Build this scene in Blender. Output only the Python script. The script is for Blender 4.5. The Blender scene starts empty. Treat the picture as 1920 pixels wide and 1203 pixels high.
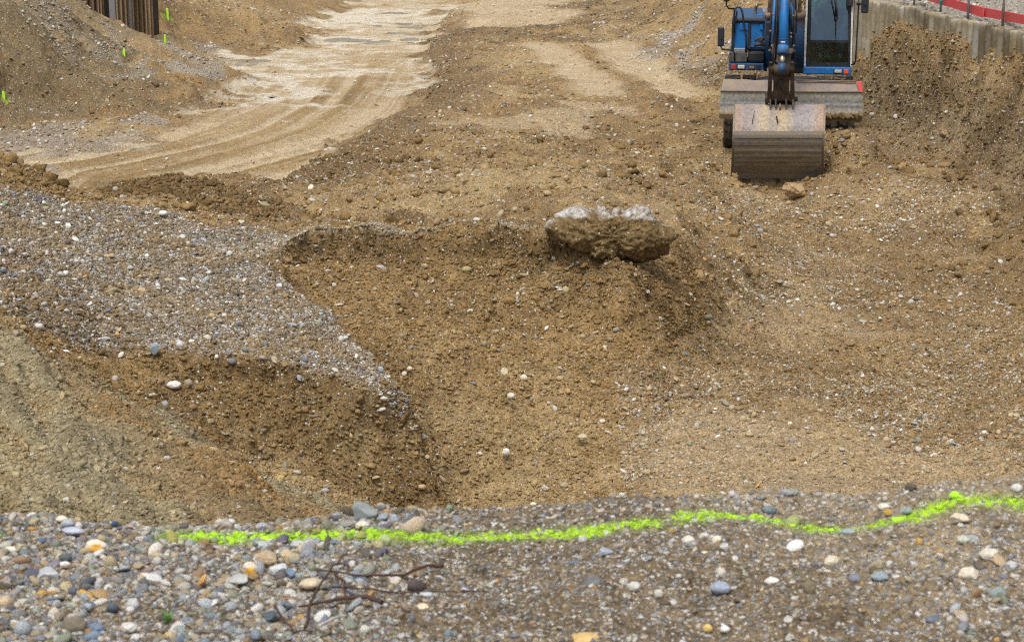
import bpy, bmesh, math, random
import numpy as np
from mathutils import Vector, Matrix, Euler
from mathutils.geometry import delaunay_2d_cdt
R = math.radians
sc = bpy.context.scene
C = sc.collection
rng = np.random.default_rng(7)
random.seed(11)

# ------------------------------------------------------------------ camera, world, sun, exposure
CAMZ, FPX, PITCH = 5.2, 3583.0, R(13.37)
SP, CP = math.sin(PITCH), math.cos(PITCH)
cam = bpy.data.objects.new('camera', bpy.data.cameras.new('camera')); C.objects.link(cam)
cam.location = (0, 0, CAMZ); cam.rotation_euler = (math.pi/2 - PITCH, 0, 0)
cam.data.sensor_width = 36; cam.data.lens = 36*FPX/1920
cam.data.clip_start = 0.1; cam.data.clip_end = 1000
cam.data.dof.use_dof = True; cam.data.dof.focus_distance = 19.0; cam.data.dof.aperture_fstop = 10.0
sc.camera = cam
SUN_EL, SUN_AZ = R(63), R(-158)      # azimuth from +Y towards +X; veiled sun, high, behind the camera
w = bpy.data.worlds.new('World'); sc.world = w; w.use_nodes = True
wn = w.node_tree; bg = wn.nodes['Background']; sky = wn.nodes.new('ShaderNodeTexSky')
sky.sky_type = 'NISHITA'; sky.sun_disc = False; sky.sun_elevation = SUN_EL; sky.sun_rotation = SUN_AZ
sky.dust_density = 4.0; sky.air_density = 1.0; sky.ozone_density = 1.0
hs = wn.nodes.new('ShaderNodeHueSaturation'); hs.inputs['Saturation'].default_value = .4      # cloud cover takes most of the blue out
wn.links.new(sky.outputs[0], hs.inputs['Color']); wn.links.new(hs.outputs[0], bg.inputs[0]); bg.inputs[1].default_value = 0.135
sl = bpy.data.lights.new('sun', 'SUN'); sun = bpy.data.objects.new('sun', sl); C.objects.link(sun)
sl.energy = 1.5; sl.angle = R(20); sl.color = (1.0, .95, .86)
sdir = Vector((math.sin(SUN_AZ)*math.cos(SUN_EL), math.cos(SUN_AZ)*math.cos(SUN_EL), math.sin(SUN_EL)))
sun.rotation_euler = (-sdir).to_track_quat('-Z', 'Y').to_euler(); sun.location = (0, 0, 30)
sc.view_settings.view_transform = 'Standard'; sc.view_settings.look = 'None'; sc.view_settings.gamma = 1
sc.view_settings.exposure = 0.5
sc.cycles.max_bounces = 5; sc.cycles.diffuse_bounces = 3; sc.cycles.glossy_bounces = 3
sc.cycles.transmission_bounces = 4; sc.cycles.transparent_max_bounces = 6
sc.cycles.use_denoising = False; sc.cycles.filter_width = 1.15

# ------------------------------------------------------------------ measuring helpers: photo position + distance -> place in metres
def at(px, py, Y):
    xr = (px-960)/FPX; yr = (601.5-py)/FPX
    t = Y/(CP + yr*SP)
    return Vector((xr*t, Y, CAMZ + (-SP + yr*CP)*t))
def atz(px, py, z):
    yr = (601.5-py)/FPX
    Y = (CAMZ-z)*(CP + yr*SP)/(SP - yr*CP)
    return at(px, py, Y)

# ------------------------------------------------------------------ noise
def _hash(ix, iy, iz, s):
    h = (ix.astype(np.uint32)*np.uint32(374761393) + iy.astype(np.uint32)*np.uint32(668265263) + iz.astype(np.uint32)*np.uint32(2147483647 & 1274126177) + np.uint32((s*974711) & 0xffffffff))
    h = (h ^ (h >> np.uint32(13)))*np.uint32(1274126177)
    h ^= h >> np.uint32(16)
    h *= np.uint32(2246822519); h ^= h >> np.uint32(15)
    return h
def _fr(h): return (h & np.uint32(0xffffff)).astype(np.float32)/np.float32(0xffffff)
def noise(x, y, z, s=0):
    """value noise in -1..1"""
    x = x.astype(np.float32); y = y.astype(np.float32); z = z.astype(np.float32)
    fx, fy, fz = np.floor(x), np.floor(y), np.floor(z)
    ix, iy, iz = fx.astype(np.int64), fy.astype(np.int64), fz.astype(np.int64)
    tx, ty, tz = x-fx, y-fy, z-fz
    tx = tx*tx*(3-2*tx); ty = ty*ty*(3-2*ty); tz = tz*tz*(3-2*tz)
    o = 0
    for a in (0, 1):
        for b in (0, 1):
            c0 = _fr(_hash(ix+a, iy+b, iz, s)); c1 = _fr(_hash(ix+a, iy+b, iz+1, s))
            c = c0 + (c1-c0)*tz
            o = o + c*(tx if a else 1-tx)*(ty if b else 1-ty)
    return o*2-1
def fbm(x, y, z, sc_, n, s=0, gain=.5):
    o = 0; a = 1
    for k in range(n):
        o = o + a*noise(x*sc_, y*sc_, z*sc_, s+k*7); sc_ *= 2.07; a *= gain
    return o
def worley(x, y, z, s=0):
    """distance to nearest feature and its random value"""
    fx, fy, fz = np.floor(x), np.floor(y), np.floor(z)
    best = np.full(x.shape, 9, np.float32); val = np.zeros(x.shape, np.float32)
    ox = np.where(x-fx < .5, -1, 0); oy = np.where(y-fy < .5, -1, 0); oz = np.where(z-fz < .5, -1, 0)
    for a in (0, 1):
        for b in (0, 1):
            for c in (0, 1):
                ix = (fx+ox+a).astype(np.int64); iy = (fy+oy+b).astype(np.int64); iz = (fz+oz+c).astype(np.int64)
                h = _hash(ix, iy, iz, s); r1 = _fr(h); h2 = h*np.uint32(747796405)+np.uint32(2891336453); h2 ^= h2 >> np.uint32(11)
                r2 = _fr(h2); h3 = h2*np.uint32(277803737); h3 ^= h3 >> np.uint32(13); r3 = _fr(h3)
                d = (ix+.2+.6*r1-x)**2 + (iy+.2+.6*r2-y)**2 + (iz+.2+.6*r3-z)**2
                m = d < best
                best = np.where(m, d, best).astype(np.float32); val = np.where(m, _fr(h3*np.uint32(69069)), val)
    return np.sqrt(best), val
def sstep(a, b, x):
    t = np.clip((x-a)/(b-a), 0, 1); return t*t*(3-2*t)

# ------------------------------------------------------------------ survey of the terrain: break lines
L = []
def ln(*pts, mode='d'):
    o = []
    for p in pts:
        o.append(at(*p) if mode == 'd' else atz(*p))
    L.append(o)
def lnz(*pts): ln(*pts, mode='z')
def lnw(*pts): L.append([Vector(p) for p in pts])
# rim shelf where the photographer stands
lnw((-4.5, .8, 3.6), (-1, .8, 3.55), (1, .8, 3.55), (4.5, .8, 3.6))
lnw((-4.5, 2.8, 3.57), (-1, 2.8, 3.53), (0, 2.8, 3.5), (1, 2.8, 3.54), (4.5, 2.8, 3.62))
lnw((-4.5, 4, 3.55), (-1.2, 4, 3.51), (-.4, 4, 3.5), (0, 4, 3.47), (.5, 4, 3.5), (.75, 4.1, 3.56), (1.25, 4, 3.55), (4.5, 4, 3.62))
rim = [(-900, 930, 3.7), (-300, 955, 3.55), (0, 962, 3.5), (300, 980, 3.47), (560, 984, 3.47), (650, 968, 3.49), (700, 957, 3.51), (850, 957, 3.5), (1000, 946, 3.5), (1160, 926, 3.54),
       (1250, 922, 3.54), (1450, 926, 3.52), (1600, 929, 3.52), (1700, 915, 3.56), (1770, 898, 3.61), (1850, 893, 3.63), (1920, 889, 3.645), (2200, 885, 3.66), (2800, 880, 3.7)]
lnz(*rim)
lnw(*[tuple(atz(*p) + Vector((0, .7, -.55))) for p in rim])
lnw(*[tuple(atz(*p) + Vector((0, 1.9, -1.15 if p[0] < 700 else -2.0))) for p in rim])
# near left bank
ln((-900, 900, 8), (-300, 930, 7.8), (0, 945, 7.7), (150, 948, 7.8), (300, 955, 8.0), (450, 965, 8.6), (560, 975, 9.6))
ln((-700, 750, 10), (0, 800, 10.2), (150, 830, 10.0), (300, 870, 10.0), (450, 920, 10.2))
ln((-900, 430, 16), (-300, 520, 14.3), (-100, 560, 13.3), (0, 588, 13.0), (66, 655, 12.6), (150, 705, 12.3), (233, 745, 12.0), (367, 818, 11.7), (500, 895, 11.4), (640, 968, 11.0), (680, 1000, 10.6))
ln((-100, 545, 14.0), (0, 566, 14.0), (100, 640, 14.2))
lnw((-2.4, 13.4, 1.0), (-1.9, 13.0, .75), (-1.3, 12.6, .45), (-.95, 12, .2), (-.75, 11, .1))
ln((330, 745, 14.9), (400, 800, 14.85), (450, 850, 14.85), (540, 895, 14.9), (620, 925, 15.0), (720, 950, 15.05), (790, 950, 15.12), (830, 948, 15.2))
ln((200, 690, 14.5), (280, 720, 14.6))
ln((290, 648, 15.2), (350, 655, 15.25), (420, 662, 15.3), (500, 675, 15.3), (560, 690, 15.35), (640, 712, 15.3), (700, 738, 15.3), (745, 728, 15.6))
ln((745, 728, 15.6), (775, 765, 15.65), (795, 820, 15.5), (815, 880, 15.4), (838, 940, 15.25))
ln((785, 735, 17.2), (818, 800, 16.95), (838, 860, 16.7), (862, 935, 16.4)); lnw(tuple(at(800, 800, 16.1)-Vector((0, 0, .35))), tuple(at(820, 860, 15.95)-Vector((0, 0, .3))), tuple(at(845, 935, 15.7)-Vector((0, 0, .22))))
ln((745, 728, 15.6), (720, 695, 16.0), (690, 660, 16.4), (655, 625, 16.9), (620, 590, 17.3), (590, 560, 17.8), (560, 530, 18.2), (535, 505, 18.6), (508, 476, 19.0))
ln((760, 700, 16.9), (725, 665, 17.2), (690, 630, 17.45), (655, 600, 17.7), (620, 565, 18.1), (590, 535, 18.5), (560, 510, 18.8), (530, 488, 19.1))
# lip and big face
ln((508, 466, 19.2), (525, 468, 19.2), (545, 450, 19.5), (600, 437, 19.9), (640, 436, 20.0), (700, 430, 20.1), (730, 438, 20), (760, 449, 19.9), (785, 436, 20.0), (850, 434, 20.1), (880, 446, 19.9), (935, 434, 20.1), (975, 444, 20), (1010, 462, 19.8), (1060, 455, 19.9), (1090, 476, 19.5), (1140, 485, 19.3), (1180, 497, 19.1), (1215, 510, 19.3))
ln((535, 486, 19.2), (560, 470, 19.45), (600, 460, 19.78), (640, 458, 19.88), (700, 452, 19.96), (760, 470, 19.8), (850, 456, 19.96), (880, 466, 19.8), (935, 456, 19.96), (1010, 482, 19.7), (1060, 474, 19.8), (1090, 493, 19.4), (1180, 513, 19.03))
ln((900, 690, 18.0), (1000, 690, 18.05), (780, 610, 18.2), (900, 560, 18.9))
ln((870, 930, 16.6), (1000, 942, 16.35), (1100, 925, 16.5))
ln((1130, 600, 18.9), (1150, 750, 17.9), (1150, 850, 17.0), (1060, 850, 17.0), (1050, 700, 18.05)); lnz((1250, 545, .9), (1300, 570, .6), (1240, 640, .42))
lnz((1350, 620, .3), (1310, 680, .2), (1265, 750, .1), (1200, 840, -.08), (1150, 925, -.14))
lnz((1370, 600, .3), (1340, 680, .17), (1285, 765, .1), (1240, 850, .08), (1190, 925, .05))
# right floor
lnz((1350, 930, .05), (1600, 935, .04), (1900, 930, .1), (2300, 930, .4))
lnz((1260, 800, .1), (1500, 810, .06), (1750, 810, .08), (2000, 820, .3))
lnz((1400, 700, .07), (1550, 720, .0), (1700, 720, .02), (1900, 720, .12))
lnz((1450, 655, .02), (1560, 672, -.02), (1700, 668, .0), (1900, 660, .2))
lnz((1440, 625, .17), (1550, 650, .10), (1690, 648, .08))
lnz((1400, 500, .4), (1600, 500, .16), (1750, 500, .12), (1900, 500, .38), (2300, 560, 1.0))
lnz((1250, 400, 1.05), (1330, 410, .5), (1450, 400, .14), (1600, 400, .12), (1750, 410, .3), (1900, 440, .75))
# behind the lip
ln((510, 430, 20.4), (560, 425, 20.9), (640, 418, 21.3), (700, 414, 21.2), (800, 412, 21.4), (900, 412, 21.6), (1000, 410, 21.8), (1100, 402, 22.2), (1200, 402, 22.8))
ln((1260, 450, 20.5), (1290, 460, 21.2), (1330, 500, 21.3))
lnz((560, 372, .7), (700, 350, .85), (850, 340, .95), (1000, 345, 1.05), (1150, 340, .95), (1250, 300, .8))
lnz((1280, 340, .5), (1330, 300, .4), (1340, 260, .45))
lnz((860, 230, .55), (1000, 225, .7), (1150, 210, .7), (1230, 170, .85), (1290, 190, .6), (1330, 220, .5))
lnz((1100, 168, .65), (1180, 172, .6))
lnz((860, 150, .5), (1000, 150, .55), (1120, 140, .6), (1250, 140, .6), (1330, 160, .5))
lnz((850, 95, .45), (1000, 82, .6), (1140, 80, .55))
lnz((1370, 235, .4), (1480, 220, .35), (1600, 235, .5))
lnz((1360, 335, .16), (1455, 345, .12), (1540, 340, .14))
ln((1553, 262, 31.2), (1600, 246, 31.4), (1640, 238, 32), (1700, 250, 32))
lnz((1570, 330, .3), (1650, 320, .35), (1760, 330, .4))
# berm edge and road
lnz((545, 342, .5), (620, 285, .38), (700, 250, .38), (770, 225, .4), (822, 190, .42), (832, 150, .42), (815, 100, .42), (812, 70, .4), (850, 62, .5))
lnz((515, 352, .06), (600, 290, .06), (690, 245, .08), (750, 220, .1), (800, 190, .12), (815, 150, .12), (800, 100, .12), (805, 70, .12), (838, 25, .1), (842, 4, .1))
lnz((-500, 260, .15), (0, 290, .1), (250, 320, .04), (450, 330, .04)); lnz((0, 262, .12), (250, 262, .1), (500, 260, .08), (650, 200, .08))
lnz((400, 190, .1), (550, 150, .08), (650, 100, .08), (700, 50, .1), (720, 4, .1)); lnz((500, 130, .08), (600, 75, .1), (650, 30, .1), (670, 4, .1))
lnz((400, 130, .1), (450, 115, .05), (500, 100, .1))
lnw((-9, 90, .15), (-3, 90, .1), (0, 90, .1), (1, 90, .3), (8, 90, 2))
lnw((-14, 118, .5), (0, 118, .3), (14, 118, 2))
# left gravel heap and the dark heap behind it
ln((-500, 210, 21), (-200, 250, 21), (0, 298, 21), (50, 328, 21), (110, 358, 21), (180, 378, 21), (240, 376, 21.2), (300, 373, 21.3), (360, 385, 21.3), (430, 408, 20.9))
ln((150, 368, 22.2), (190, 352, 23), (230, 337, 23.4), (310, 331, 23.6), (360, 338, 23.6), (410, 344, 23.5), (450, 362, 23.3), (520, 385, 22.9), (570, 408, 22.3))
lnw((-7.5, 23.4, .3), (-6.4, 23.6, .3), (-5.4, 24, .25), (-4.7, 25.3, .1), (-3.8, 25.5, .1), (-2.9, 25.2, .12), (-2.4, 24.6, .3))
ln((-400, 300, 18), (-100, 370, 18.4), (100, 400, 20), (300, 420, 19.8), (400, 440, 19.4), (480, 450, 19.6))
ln((-100, 440, 16.5), (0, 430, 18.2), (150, 450, 18.5), (280, 520, 17.5), (400, 560, 17), (520, 600, 16.7))
ln((0, 505, 16.3), (100, 560, 15.6), (200, 570, 16.3), (300, 600, 16))
ln((20, 545, 14.9), (110, 600, 14.9), (200, 640, 15.1))
# left bank in the distance
lnz((-600, 240, .3), (0, 212, .25), (120, 200, .3), (240, 222, .22), (340, 210, .2), (405, 182, .15))
lnz((-600, 200, .8), (0, 190, .45), (100, 172, .6), (180, 170, .65))
ln((200, 140, 42.6), (260, 125, 43.4), (320, 140, 42.6), (370, 165, 41.5))
lnz((260, 105, .4), (330, 110, .25), (400, 100, .2), (440, 90, .15))
ln((-500, 100, 36), (0, 100, 40), (100, 130, 40.5), (200, 165, 40.5))
ln((-500, 0, 38), (0, 0, 42), (100, 0, 46), (150, 0, 48)); ln((100, 60, 43), (150, 90, 43.4), (200, 110, 44))
ln((150, 0, 48), (190, 60, 48.2), (215, 80, 48.6), (238, 100, 49))
lnz((185, 65, .9), (230, 88, .5), (262, 82, .45), (300, 77, .4), (330, 80, .3))
lnw((-17.5, 44, 3.9), (-16, 50, 3.9), (-13.6, 54, 3.6), (-11, 54, 3.4), (-10.2, 54.4, 1.2), (-9.4, 56, .8))
lnz((300, 60, .9), (345, 66, .45), (400, 70, .3)); ln((310, 0, 57), (340, 25, 56), (380, 45, 55))
ln((360, 0, 60), (420, 12, 60), (470, 12, 60), (520, 30, 58), (555, 45, 56.5)); lnz((450, 77, .15), (540, 58, .15), (600, 35, .15)); ln((600, 0, 72), (640, 10, 72))
# far right heap
lnz((840, 74, .4), (1000, 76, .6), (1140, 78, .55)); ln((850, 30, 60), (880, 2, 66), (950, 60, 55.5), (970, 30, 60), (985, 0, 66))
ln((1060, 22, 60), (1130, 35, 57.5), (1200, 14, 60))
ln((1220, 30, 56), (1240, 0, 56)); ln((1150, 78, 51.5), (1200, 85, 49.5), (1260, 100, 47.5), (1310, 125, 44.5), (1360, 150, 42.5), (1420, 165, 41))
ln((1215, 60, 52), (1300, 60, 49.5), (1360, 60, 46.5)); ln((1280, 0, 52.5), (1360, 0, 48), (1450, 0, 45.5), (1530, 0, 43.5)); ln((1500, 90, 41.5), (1590, 120, 39.5))
# right earth face below the bored piles
PX0, PX1 = Vector((8.3, 31.0)), Vector((7.18, 38.4))
def wall(px, py):      # point on the pile line seen in that direction
    u = at(px, py, 1).x
    # x = u*Y on line PX0..PX1
    dx, dy = PX1.x-PX0.x, PX1.y-PX0.y
    t = (u*PX0.y-PX0.x)/(dx-u*dy)
    return at(px, py, PX0.y+t*dy)
wd = Vector((PX1.x-PX0.x, PX1.y-PX0.y, 0)).normalized(); wnrm = Vector((-wd.y, wd.x, 0))   # wnrm points into the pit
if wnrm.x > 0: wnrm = -wnrm
bot = [(1647, 50), (1693, 54), (1735, 58), (1776, 69), (1825, 83), (1867, 90), (1909, 101), (1960, 115)]
L.append([wall(*p) + wnrm*.15 for p in bot] + [Vector((9.3, 26, 2.1)), Vector((9.9, 21, 2.3))])
L.append([wall(*p) + wnrm*.30 + Vector((0, 0, -.5)) for p in bot])
L.append([wall(1640, 50) - wnrm*.15 - Vector((0, 0, .25)), wall(1622, 120) - wnrm*.12, wall(1600, 100) - wnrm*.2, wall(1585, 40) - wnrm*.2])
L.append([wall(1640, 133) + wnrm*.3, wall(1625, 165) + wnrm*.45, wall(1675, 105) + wnrm*.3])
ztop = lambda p: wall(*p) 
tops = [(1500, -28), (1580, -10), (1630, 0), (1665, 5), (1700, 12), (1735, 19), (1804, 35), (1874, 51), (1920, 60), (1960, 70)]
L.append([wall(*p) - wnrm*.16 + Vector((0, 0, -.03)) for p in tops] + [Vector((9.6, 26, 2.35)), Vector((10.4, 20, 2.6))])
L.append([wall(*p) - wnrm*.45 + Vector((0, 0, 0.0)) for p in tops])
L.append([wall(*p) - wnrm*1.1 + Vector((0, 0, .0)) for p in tops])
L.append([wall(*p) - wnrm*2.6 + Vector((0, 0, .55)) for p in tops] + [Vector((12, 24, 3.2)), Vector((13, 18, 3.4))])
L.append([wall(*p) - wnrm*6 + Vector((0, 0, 1.6)) for p in tops] + [Vector((18, 24, 4.2))])
ln((1625, 196, 36.8), (1680, 222, 35.2), (1760, 258, 32.8), (1840, 305, 30.3), (1920, 352, 28.2), (2050, 430, 25.2), (2300, 560, 21.3))
lnz((1640, 235, .55), (1720, 290, .42), (1800, 350, .4), (1900, 430, .45))
ln((2300, 400, 23), (2300, 700, 17), (2400, 880, 14))
lnw((-30, 2, 5), (-20, 20, 3), (-24, 40, 4), (-24, 70, 4), (-24, 118, 4)); lnw((24, 2, 5), (20, 15, 4), (24, 40, 5), (24, 70, 5), (24, 118, 5))
pts = []
for l in L:
    for a, b in zip(l[:-1], l[1:]):
        n = max(1, int((a-b).length/(.25 if a.y < 24 else .5)))
        for k in range(n): pts.append(a + (b-a)*(k/n))
    pts.append(l[-1])
seen = {}; 
for p in pts: seen.setdefault((round(p.x*20), round(p.y*20)), p)
pts = list(seen.values())
res = delaunay_2d_cdt([Vector((p.x, p.y)) for p in pts], [], [], 0, 1e-5)
TV = np.array([(v.x, v.y) for v in res[0]]); TZ = np.array([pts[o[0]].z for o in res[3]]); TF = np.array(res[2])

# fan grid: rows at growing distance, columns at constant bearing, about one render pixel apart
def rows():
    ys = [1.2]
    while ys[-1] < 116:
        y = ys[-1]
        if y < 3.4: s = .03
        elif y < 5.6: s = .0075
        elif y < 7.3: s = .03
        elif y < 21.2: s = .0135*(y/15)
        elif y < 26: s = .022
        elif y < 60: s = .032*(y/26)**1.4
        else: s = .12*(y/60)**2
        ys.append(y+s)
    return np.array(ys)
YS = rows(); U0, U1, NU = -.36, .36, 1300
US = np.linspace(U0, U1, NU); NR = len(YS)
print('grid', NR, NU)
H = np.full((NR, NU), np.nan)
for f in TF:
    p = TV[f]; zz = TZ[f]
    y0, y1 = p[:, 1].min(), p[:, 1].max()
    r0, r1 = np.searchsorted(YS, y0), np.searchsorted(YS, y1, 'right')
    if r1 <= r0: continue
    yy = YS[r0:r1]
    us = p[:, 0].min()/(y0 if p[:, 0].min() < 0 else y1), p[:, 0].max()/(y1 if p[:, 0].max() < 0 else y0)
    c0, c1 = max(0, int((us[0]-U0)/(U1-U0)*(NU-1))-1), min(NU, int((us[1]-U0)/(U1-U0)*(NU-1))+2)
    if c1 <= c0: continue
    Y = yy[:, None]; X = US[None, c0:c1]*Y
    d = (p[1, 1]-p[2, 1])*(p[0, 0]-p[2, 0]) + (p[2, 0]-p[1, 0])*(p[0, 1]-p[2, 1])
    if abs(d) < 1e-12: continue
    a = ((p[1, 1]-p[2, 1])*(X-p[2, 0]) + (p[2, 0]-p[1, 0])*(Y-p[2, 1]))/d
    b = ((p[2, 1]-p[0, 1])*(X-p[2, 0]) + (p[0, 0]-p[2, 0])*(Y-p[2, 1]))/d
    m = (a >= -1e-6) & (b >= -1e-6) & (a+b <= 1+1e-6)
    v = a*zz[0] + b*zz[1] + (1-a-b)*zz[2]
    s = H[r0:r1, c0:c1]; s[m] = v[m]
print('holes', np.isnan(H).sum())
for j in range(NR):       # fill outside the survey
    m = np.isnan(H[j])
    if m.all(): H[j] = H[j-1] if j else 3.6
    elif m.any():
        H[j, m] = np.interp(np.flatnonzero(m), np.flatnonzero(~m), H[j, ~m])
Xg = US[None, :]*YS[:, None]; Yg = np.repeat(YS[:, None], NU, 1)
def blur(A, r, axis):
    k = 2*r+1
    P = np.pad(A, [(r+1, r) if i == axis else (0, 0) for i in (0, 1)], mode='edge').cumsum(axis)
    return (np.take(P, range(k, P.shape[axis]), axis) - np.take(P, range(0, P.shape[axis]-k), axis))/k
def smooth(A, rr, rc, n=2):
    for _ in range(n): A = blur(blur(A, rr, 0), rc, 1)
    return A
Hs = smooth(H, 2, 4)
H0 = Hs.copy()
def ground_hit(px, py):
    xr = (px-960)/FPX; yr = (601.5-py)/FPX
    u = xr/(CP+yr*SP); s = (-SP+yr*CP)/(CP+yr*SP)
    c = (u-U0)/(U1-U0)*(NU-1); c0 = int(np.clip(c, 0, NU-2)); f = min(max(c-c0, 0), 1)
    col = H0[:, c0]*(1-f)+H0[:, c0+1]*f
    hit = np.flatnonzero((CAMZ + s*YS <= col) & (YS > 2.5))
    y = YS[hit[0]] if len(hit) else YS[-1]
    return Vector((u*y, y, CAMZ+s*y))
_jx = fbm(Xg, Yg, Yg*0, 1.1, 3, 301); _jy = fbm(Xg, Yg, Yg*0, 1.1, 3, 333)
_kx = fbm(Xg, Yg, Yg*0, 6, 2, 351)
def poly(pix, soft=.25, jit=.25, X=None, Y=None, world=False):
    """soft mask of a patch of ground outlined on the ground plan"""
    P = [(p[0], p[1]) if world else tuple(ground_hit(*p))[:2] for p in pix]
    A = np.array(P); y0, y1 = A[:, 1].min()-1.5, A[:, 1].max()+1.5
    out = np.zeros((NR, NU), np.float32)
    r0, r1 = np.searchsorted(YS, y0), np.searchsorted(YS, y1)
    if r1 <= r0: return out
    js = jit*(1+ (Yg[r0:r1]-15).clip(0)/25)
    X = Xg[r0:r1] + js*_jx[r0:r1] + .15*jit*_kx[r0:r1]; Y = Yg[r0:r1] + js*1.5*_jy[r0:r1]
    ins = np.zeros(X.shape, bool); dm = np.full(X.shape, 1e9)
    for (ax, ay), (bx, by) in zip(P, P[1:]+P[:1]):
        ins ^= ((ay > Y) != (by > Y)) & (X < (bx-ax)*(Y-ay)/((by-ay) or 1e-9)+ax)
        ll = (bx-ax)**2+(by-ay)**2+1e-9
        t = np.clip(((X-ax)*(bx-ax)+(Y-ay)*(by-ay))/ll, 0, 1)
        dm = np.minimum(dm, (X-ax-t*(bx-ax))**2+(Y-ay-t*(by-ay))**2)
    sd = np.sqrt(dm)*np.where(ins, 1, -1)
    out[r0:r1] = sstep(-soft, soft, sd)
    return out
def line_mask(pix, wd_, jit=.1, world=False):
    P = [tuple(ground_hit(*p))[:2] if not world else p for p in pix]
    A = np.array(P); r0, r1 = np.searchsorted(YS, A[:, 1].min()-2), np.searchsorted(YS, A[:, 1].max()+2)
    X = Xg[r0:r1]+jit*_jx[r0:r1]; Y = Yg[r0:r1]+jit*_jy[r0:r1]; dm = np.full(X.shape, 1e9)
    for (ax, ay), (bx, by) in zip(P[:-1], P[1:]):
        ll = (bx-ax)**2+(by-ay)**2+1e-9
        t = np.clip(((X-ax)*(bx-ax)+(Y-ay)*(by-ay))/ll, 0, 1)
        dm = np.minimum(dm, (X-ax-t*(bx-ax))**2+(Y-ay-t*(by-ay))**2)
    out = np.full((NR, NU), 99., np.float32); out[r0:r1] = np.sqrt(dm)/wd_
    return out
#@@ZONES
# ------------------------------------------------------------------ patches of different ground
Z1 = Xg*0
gr_heap = poly([(-600, 240), (-100, 300), (0, 335), (120, 372), (300, 380), (430, 412), (500, 425), (545, 445), (510, 470), (520, 490), (590, 565), (690, 662), (742, 728), (690, 738), (620, 715), (520, 690), (430, 668), (330, 655), (260, 640), (150, 640), (60, 600), (0, 560), (-300, 500)], .12, .18)
gr_fg = (Yg < 6.6).astype(np.float32)
lip = line_mask([(510, 468), (545, 447), (600, 436), (700, 430), (760, 446), (850, 433), (935, 433), (1010, 455), (1060, 455), (1090, 470)], .42, .12)
gr_lip = sstep(1.3, .5, lip)*(H0 > .9)
scree = poly([(120, 30), (180, 60), (260, 125), (230, 135), (180, 110), (120, 70), (60, 40)], .3, .5)
scree2 = np.maximum(poly([(280, 95), (350, 78), (400, 90), (450, 108), (400, 130), (300, 130), (240, 120)], .4, .5), poly([(-100, 232), (0, 238), (220, 240), (330, 262), (200, 275), (60, 285), (-100, 290)], .4, .5))
scree3 = poly([(1150, 72), (1200, 60), (1290, 85), (1360, 130), (1360, 160), (1250, 110), (1180, 88)], .4, .5)
top_grav = poly([(1640, -5), (1920, 53), (2000, 60), (2300, -40), (1700, -60)], .05, .05) * (Yg > 26)
wx = Xg - (PX0.x + (PX1.x-PX0.x)*(Yg-PX0.y)/(PX1.y-PX0.y))       # signed distance from the pile line
behind = sstep(.1, .25, wx)*(Yg > 19)*(Yg < 60)
GR = np.clip(gr_heap*.95 + gr_fg + gr_lip*.7 + scree + scree2*.8 + scree3*.9 + behind, 0, 1)
olive = poly([(-900, 430), (-100, 575), (0, 588), (66, 655), (233, 745), (367, 818), (640, 968), (600, 985), (300, 1000), (-900, 1000)], .12, .05)*(Yg > 6.6)*(Yg < 16)
road = poly([(-600, 280), (0, 288), (100, 270), (330, 248), (440, 190), (430, 150), (400, 128), (430, 112), (480, 100), (560, 68), (610, 40), (660, 10), (700, -3), (850, -3), (845, 10), (835, 40), (808, 72), (800, 100), (822, 150), (808, 190), (745, 225), (690, 250), (600, 300), (520, 352), (470, 362), (300, 345), (100, 345), (-600, 345)], .35, .35)
pale_a = poly([(560, 80), (640, 30), (700, -3), (850, -3), (835, 40), (808, 72), (790, 95), (700, 90), (690, 120), (640, 140), (560, 150), (500, 130), (540, 100)], .8, 1.2)
pale_b = poly([(340, 180), (400, 150), (500, 130), (600, 125), (600, 150), (520, 175), (430, 195), (380, 215)], .6, .8)
pale_c = np.maximum(poly([(605, 272), (645, 270), (642, 280), (612, 284)], .12, .2), poly([(742, 212), (775, 214), (770, 228), (745, 225)], .15, .2))
pale_d = poly([(770, 120), (815, 115), (818, 165), (790, 180), (760, 170)], .4, .5)
lowm = sstep(.30, .17, H0); road *= lowm; pale_a *= lowm; pale_b *= lowm; pale_c *= lowm; pale_d *= sstep(.4, .25, H0)
trk1 = line_mask([(1010, 82), (1060, 115), (1110, 150), (1140, 172)], .5, .2)
trk2 = line_mask([(1120, 80), (1190, 115), (1240, 150), (1290, 178)], .55, .2)
trk3 = line_mask([(940, -3), (975, 40)], 1.6, .6)
trk4 = line_mask([(860, 232), (960, 232), (1060, 205)], .5, .35)
trk5 = line_mask([(1040, 240), (1100, 190), (1160, 200)], .4, .35)
fl1 = poly([(1330, 610), (1450, 580), (1560, 560), (1700, 590), (1720, 640), (1500, 650), (1420, 625), (1340, 630)], .3, .4)
fl2 = poly([(1240, 840), (1330, 790), (1560, 800), (1800, 820), (1950, 830), (1950, 940), (1180, 940)], .4, .4)
band = poly([(1120, 400), (1220, 385), (1260, 440), (1200, 420)], .3, .3)
TAN = np.clip(np.maximum.reduce([road, sstep(1.4, .6, trk1), sstep(1.4, .6, trk2), sstep(1.3, .7, trk3), .7*sstep(1.4, .6, trk4), .7*sstep(1.4, .6, trk5), fl1*.4, fl2*.55, band*.4]), 0, 1)
FLAT = np.clip(np.maximum.reduce([road, sstep(1.5, .8, trk1)*.9, sstep(1.5, .8, trk2)*.9, sstep(1.3, .7, trk3)*.8, .6*sstep(1.4, .6, trk4), fl1*.4, fl2*.55, pale_a]), 0, 1)
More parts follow.
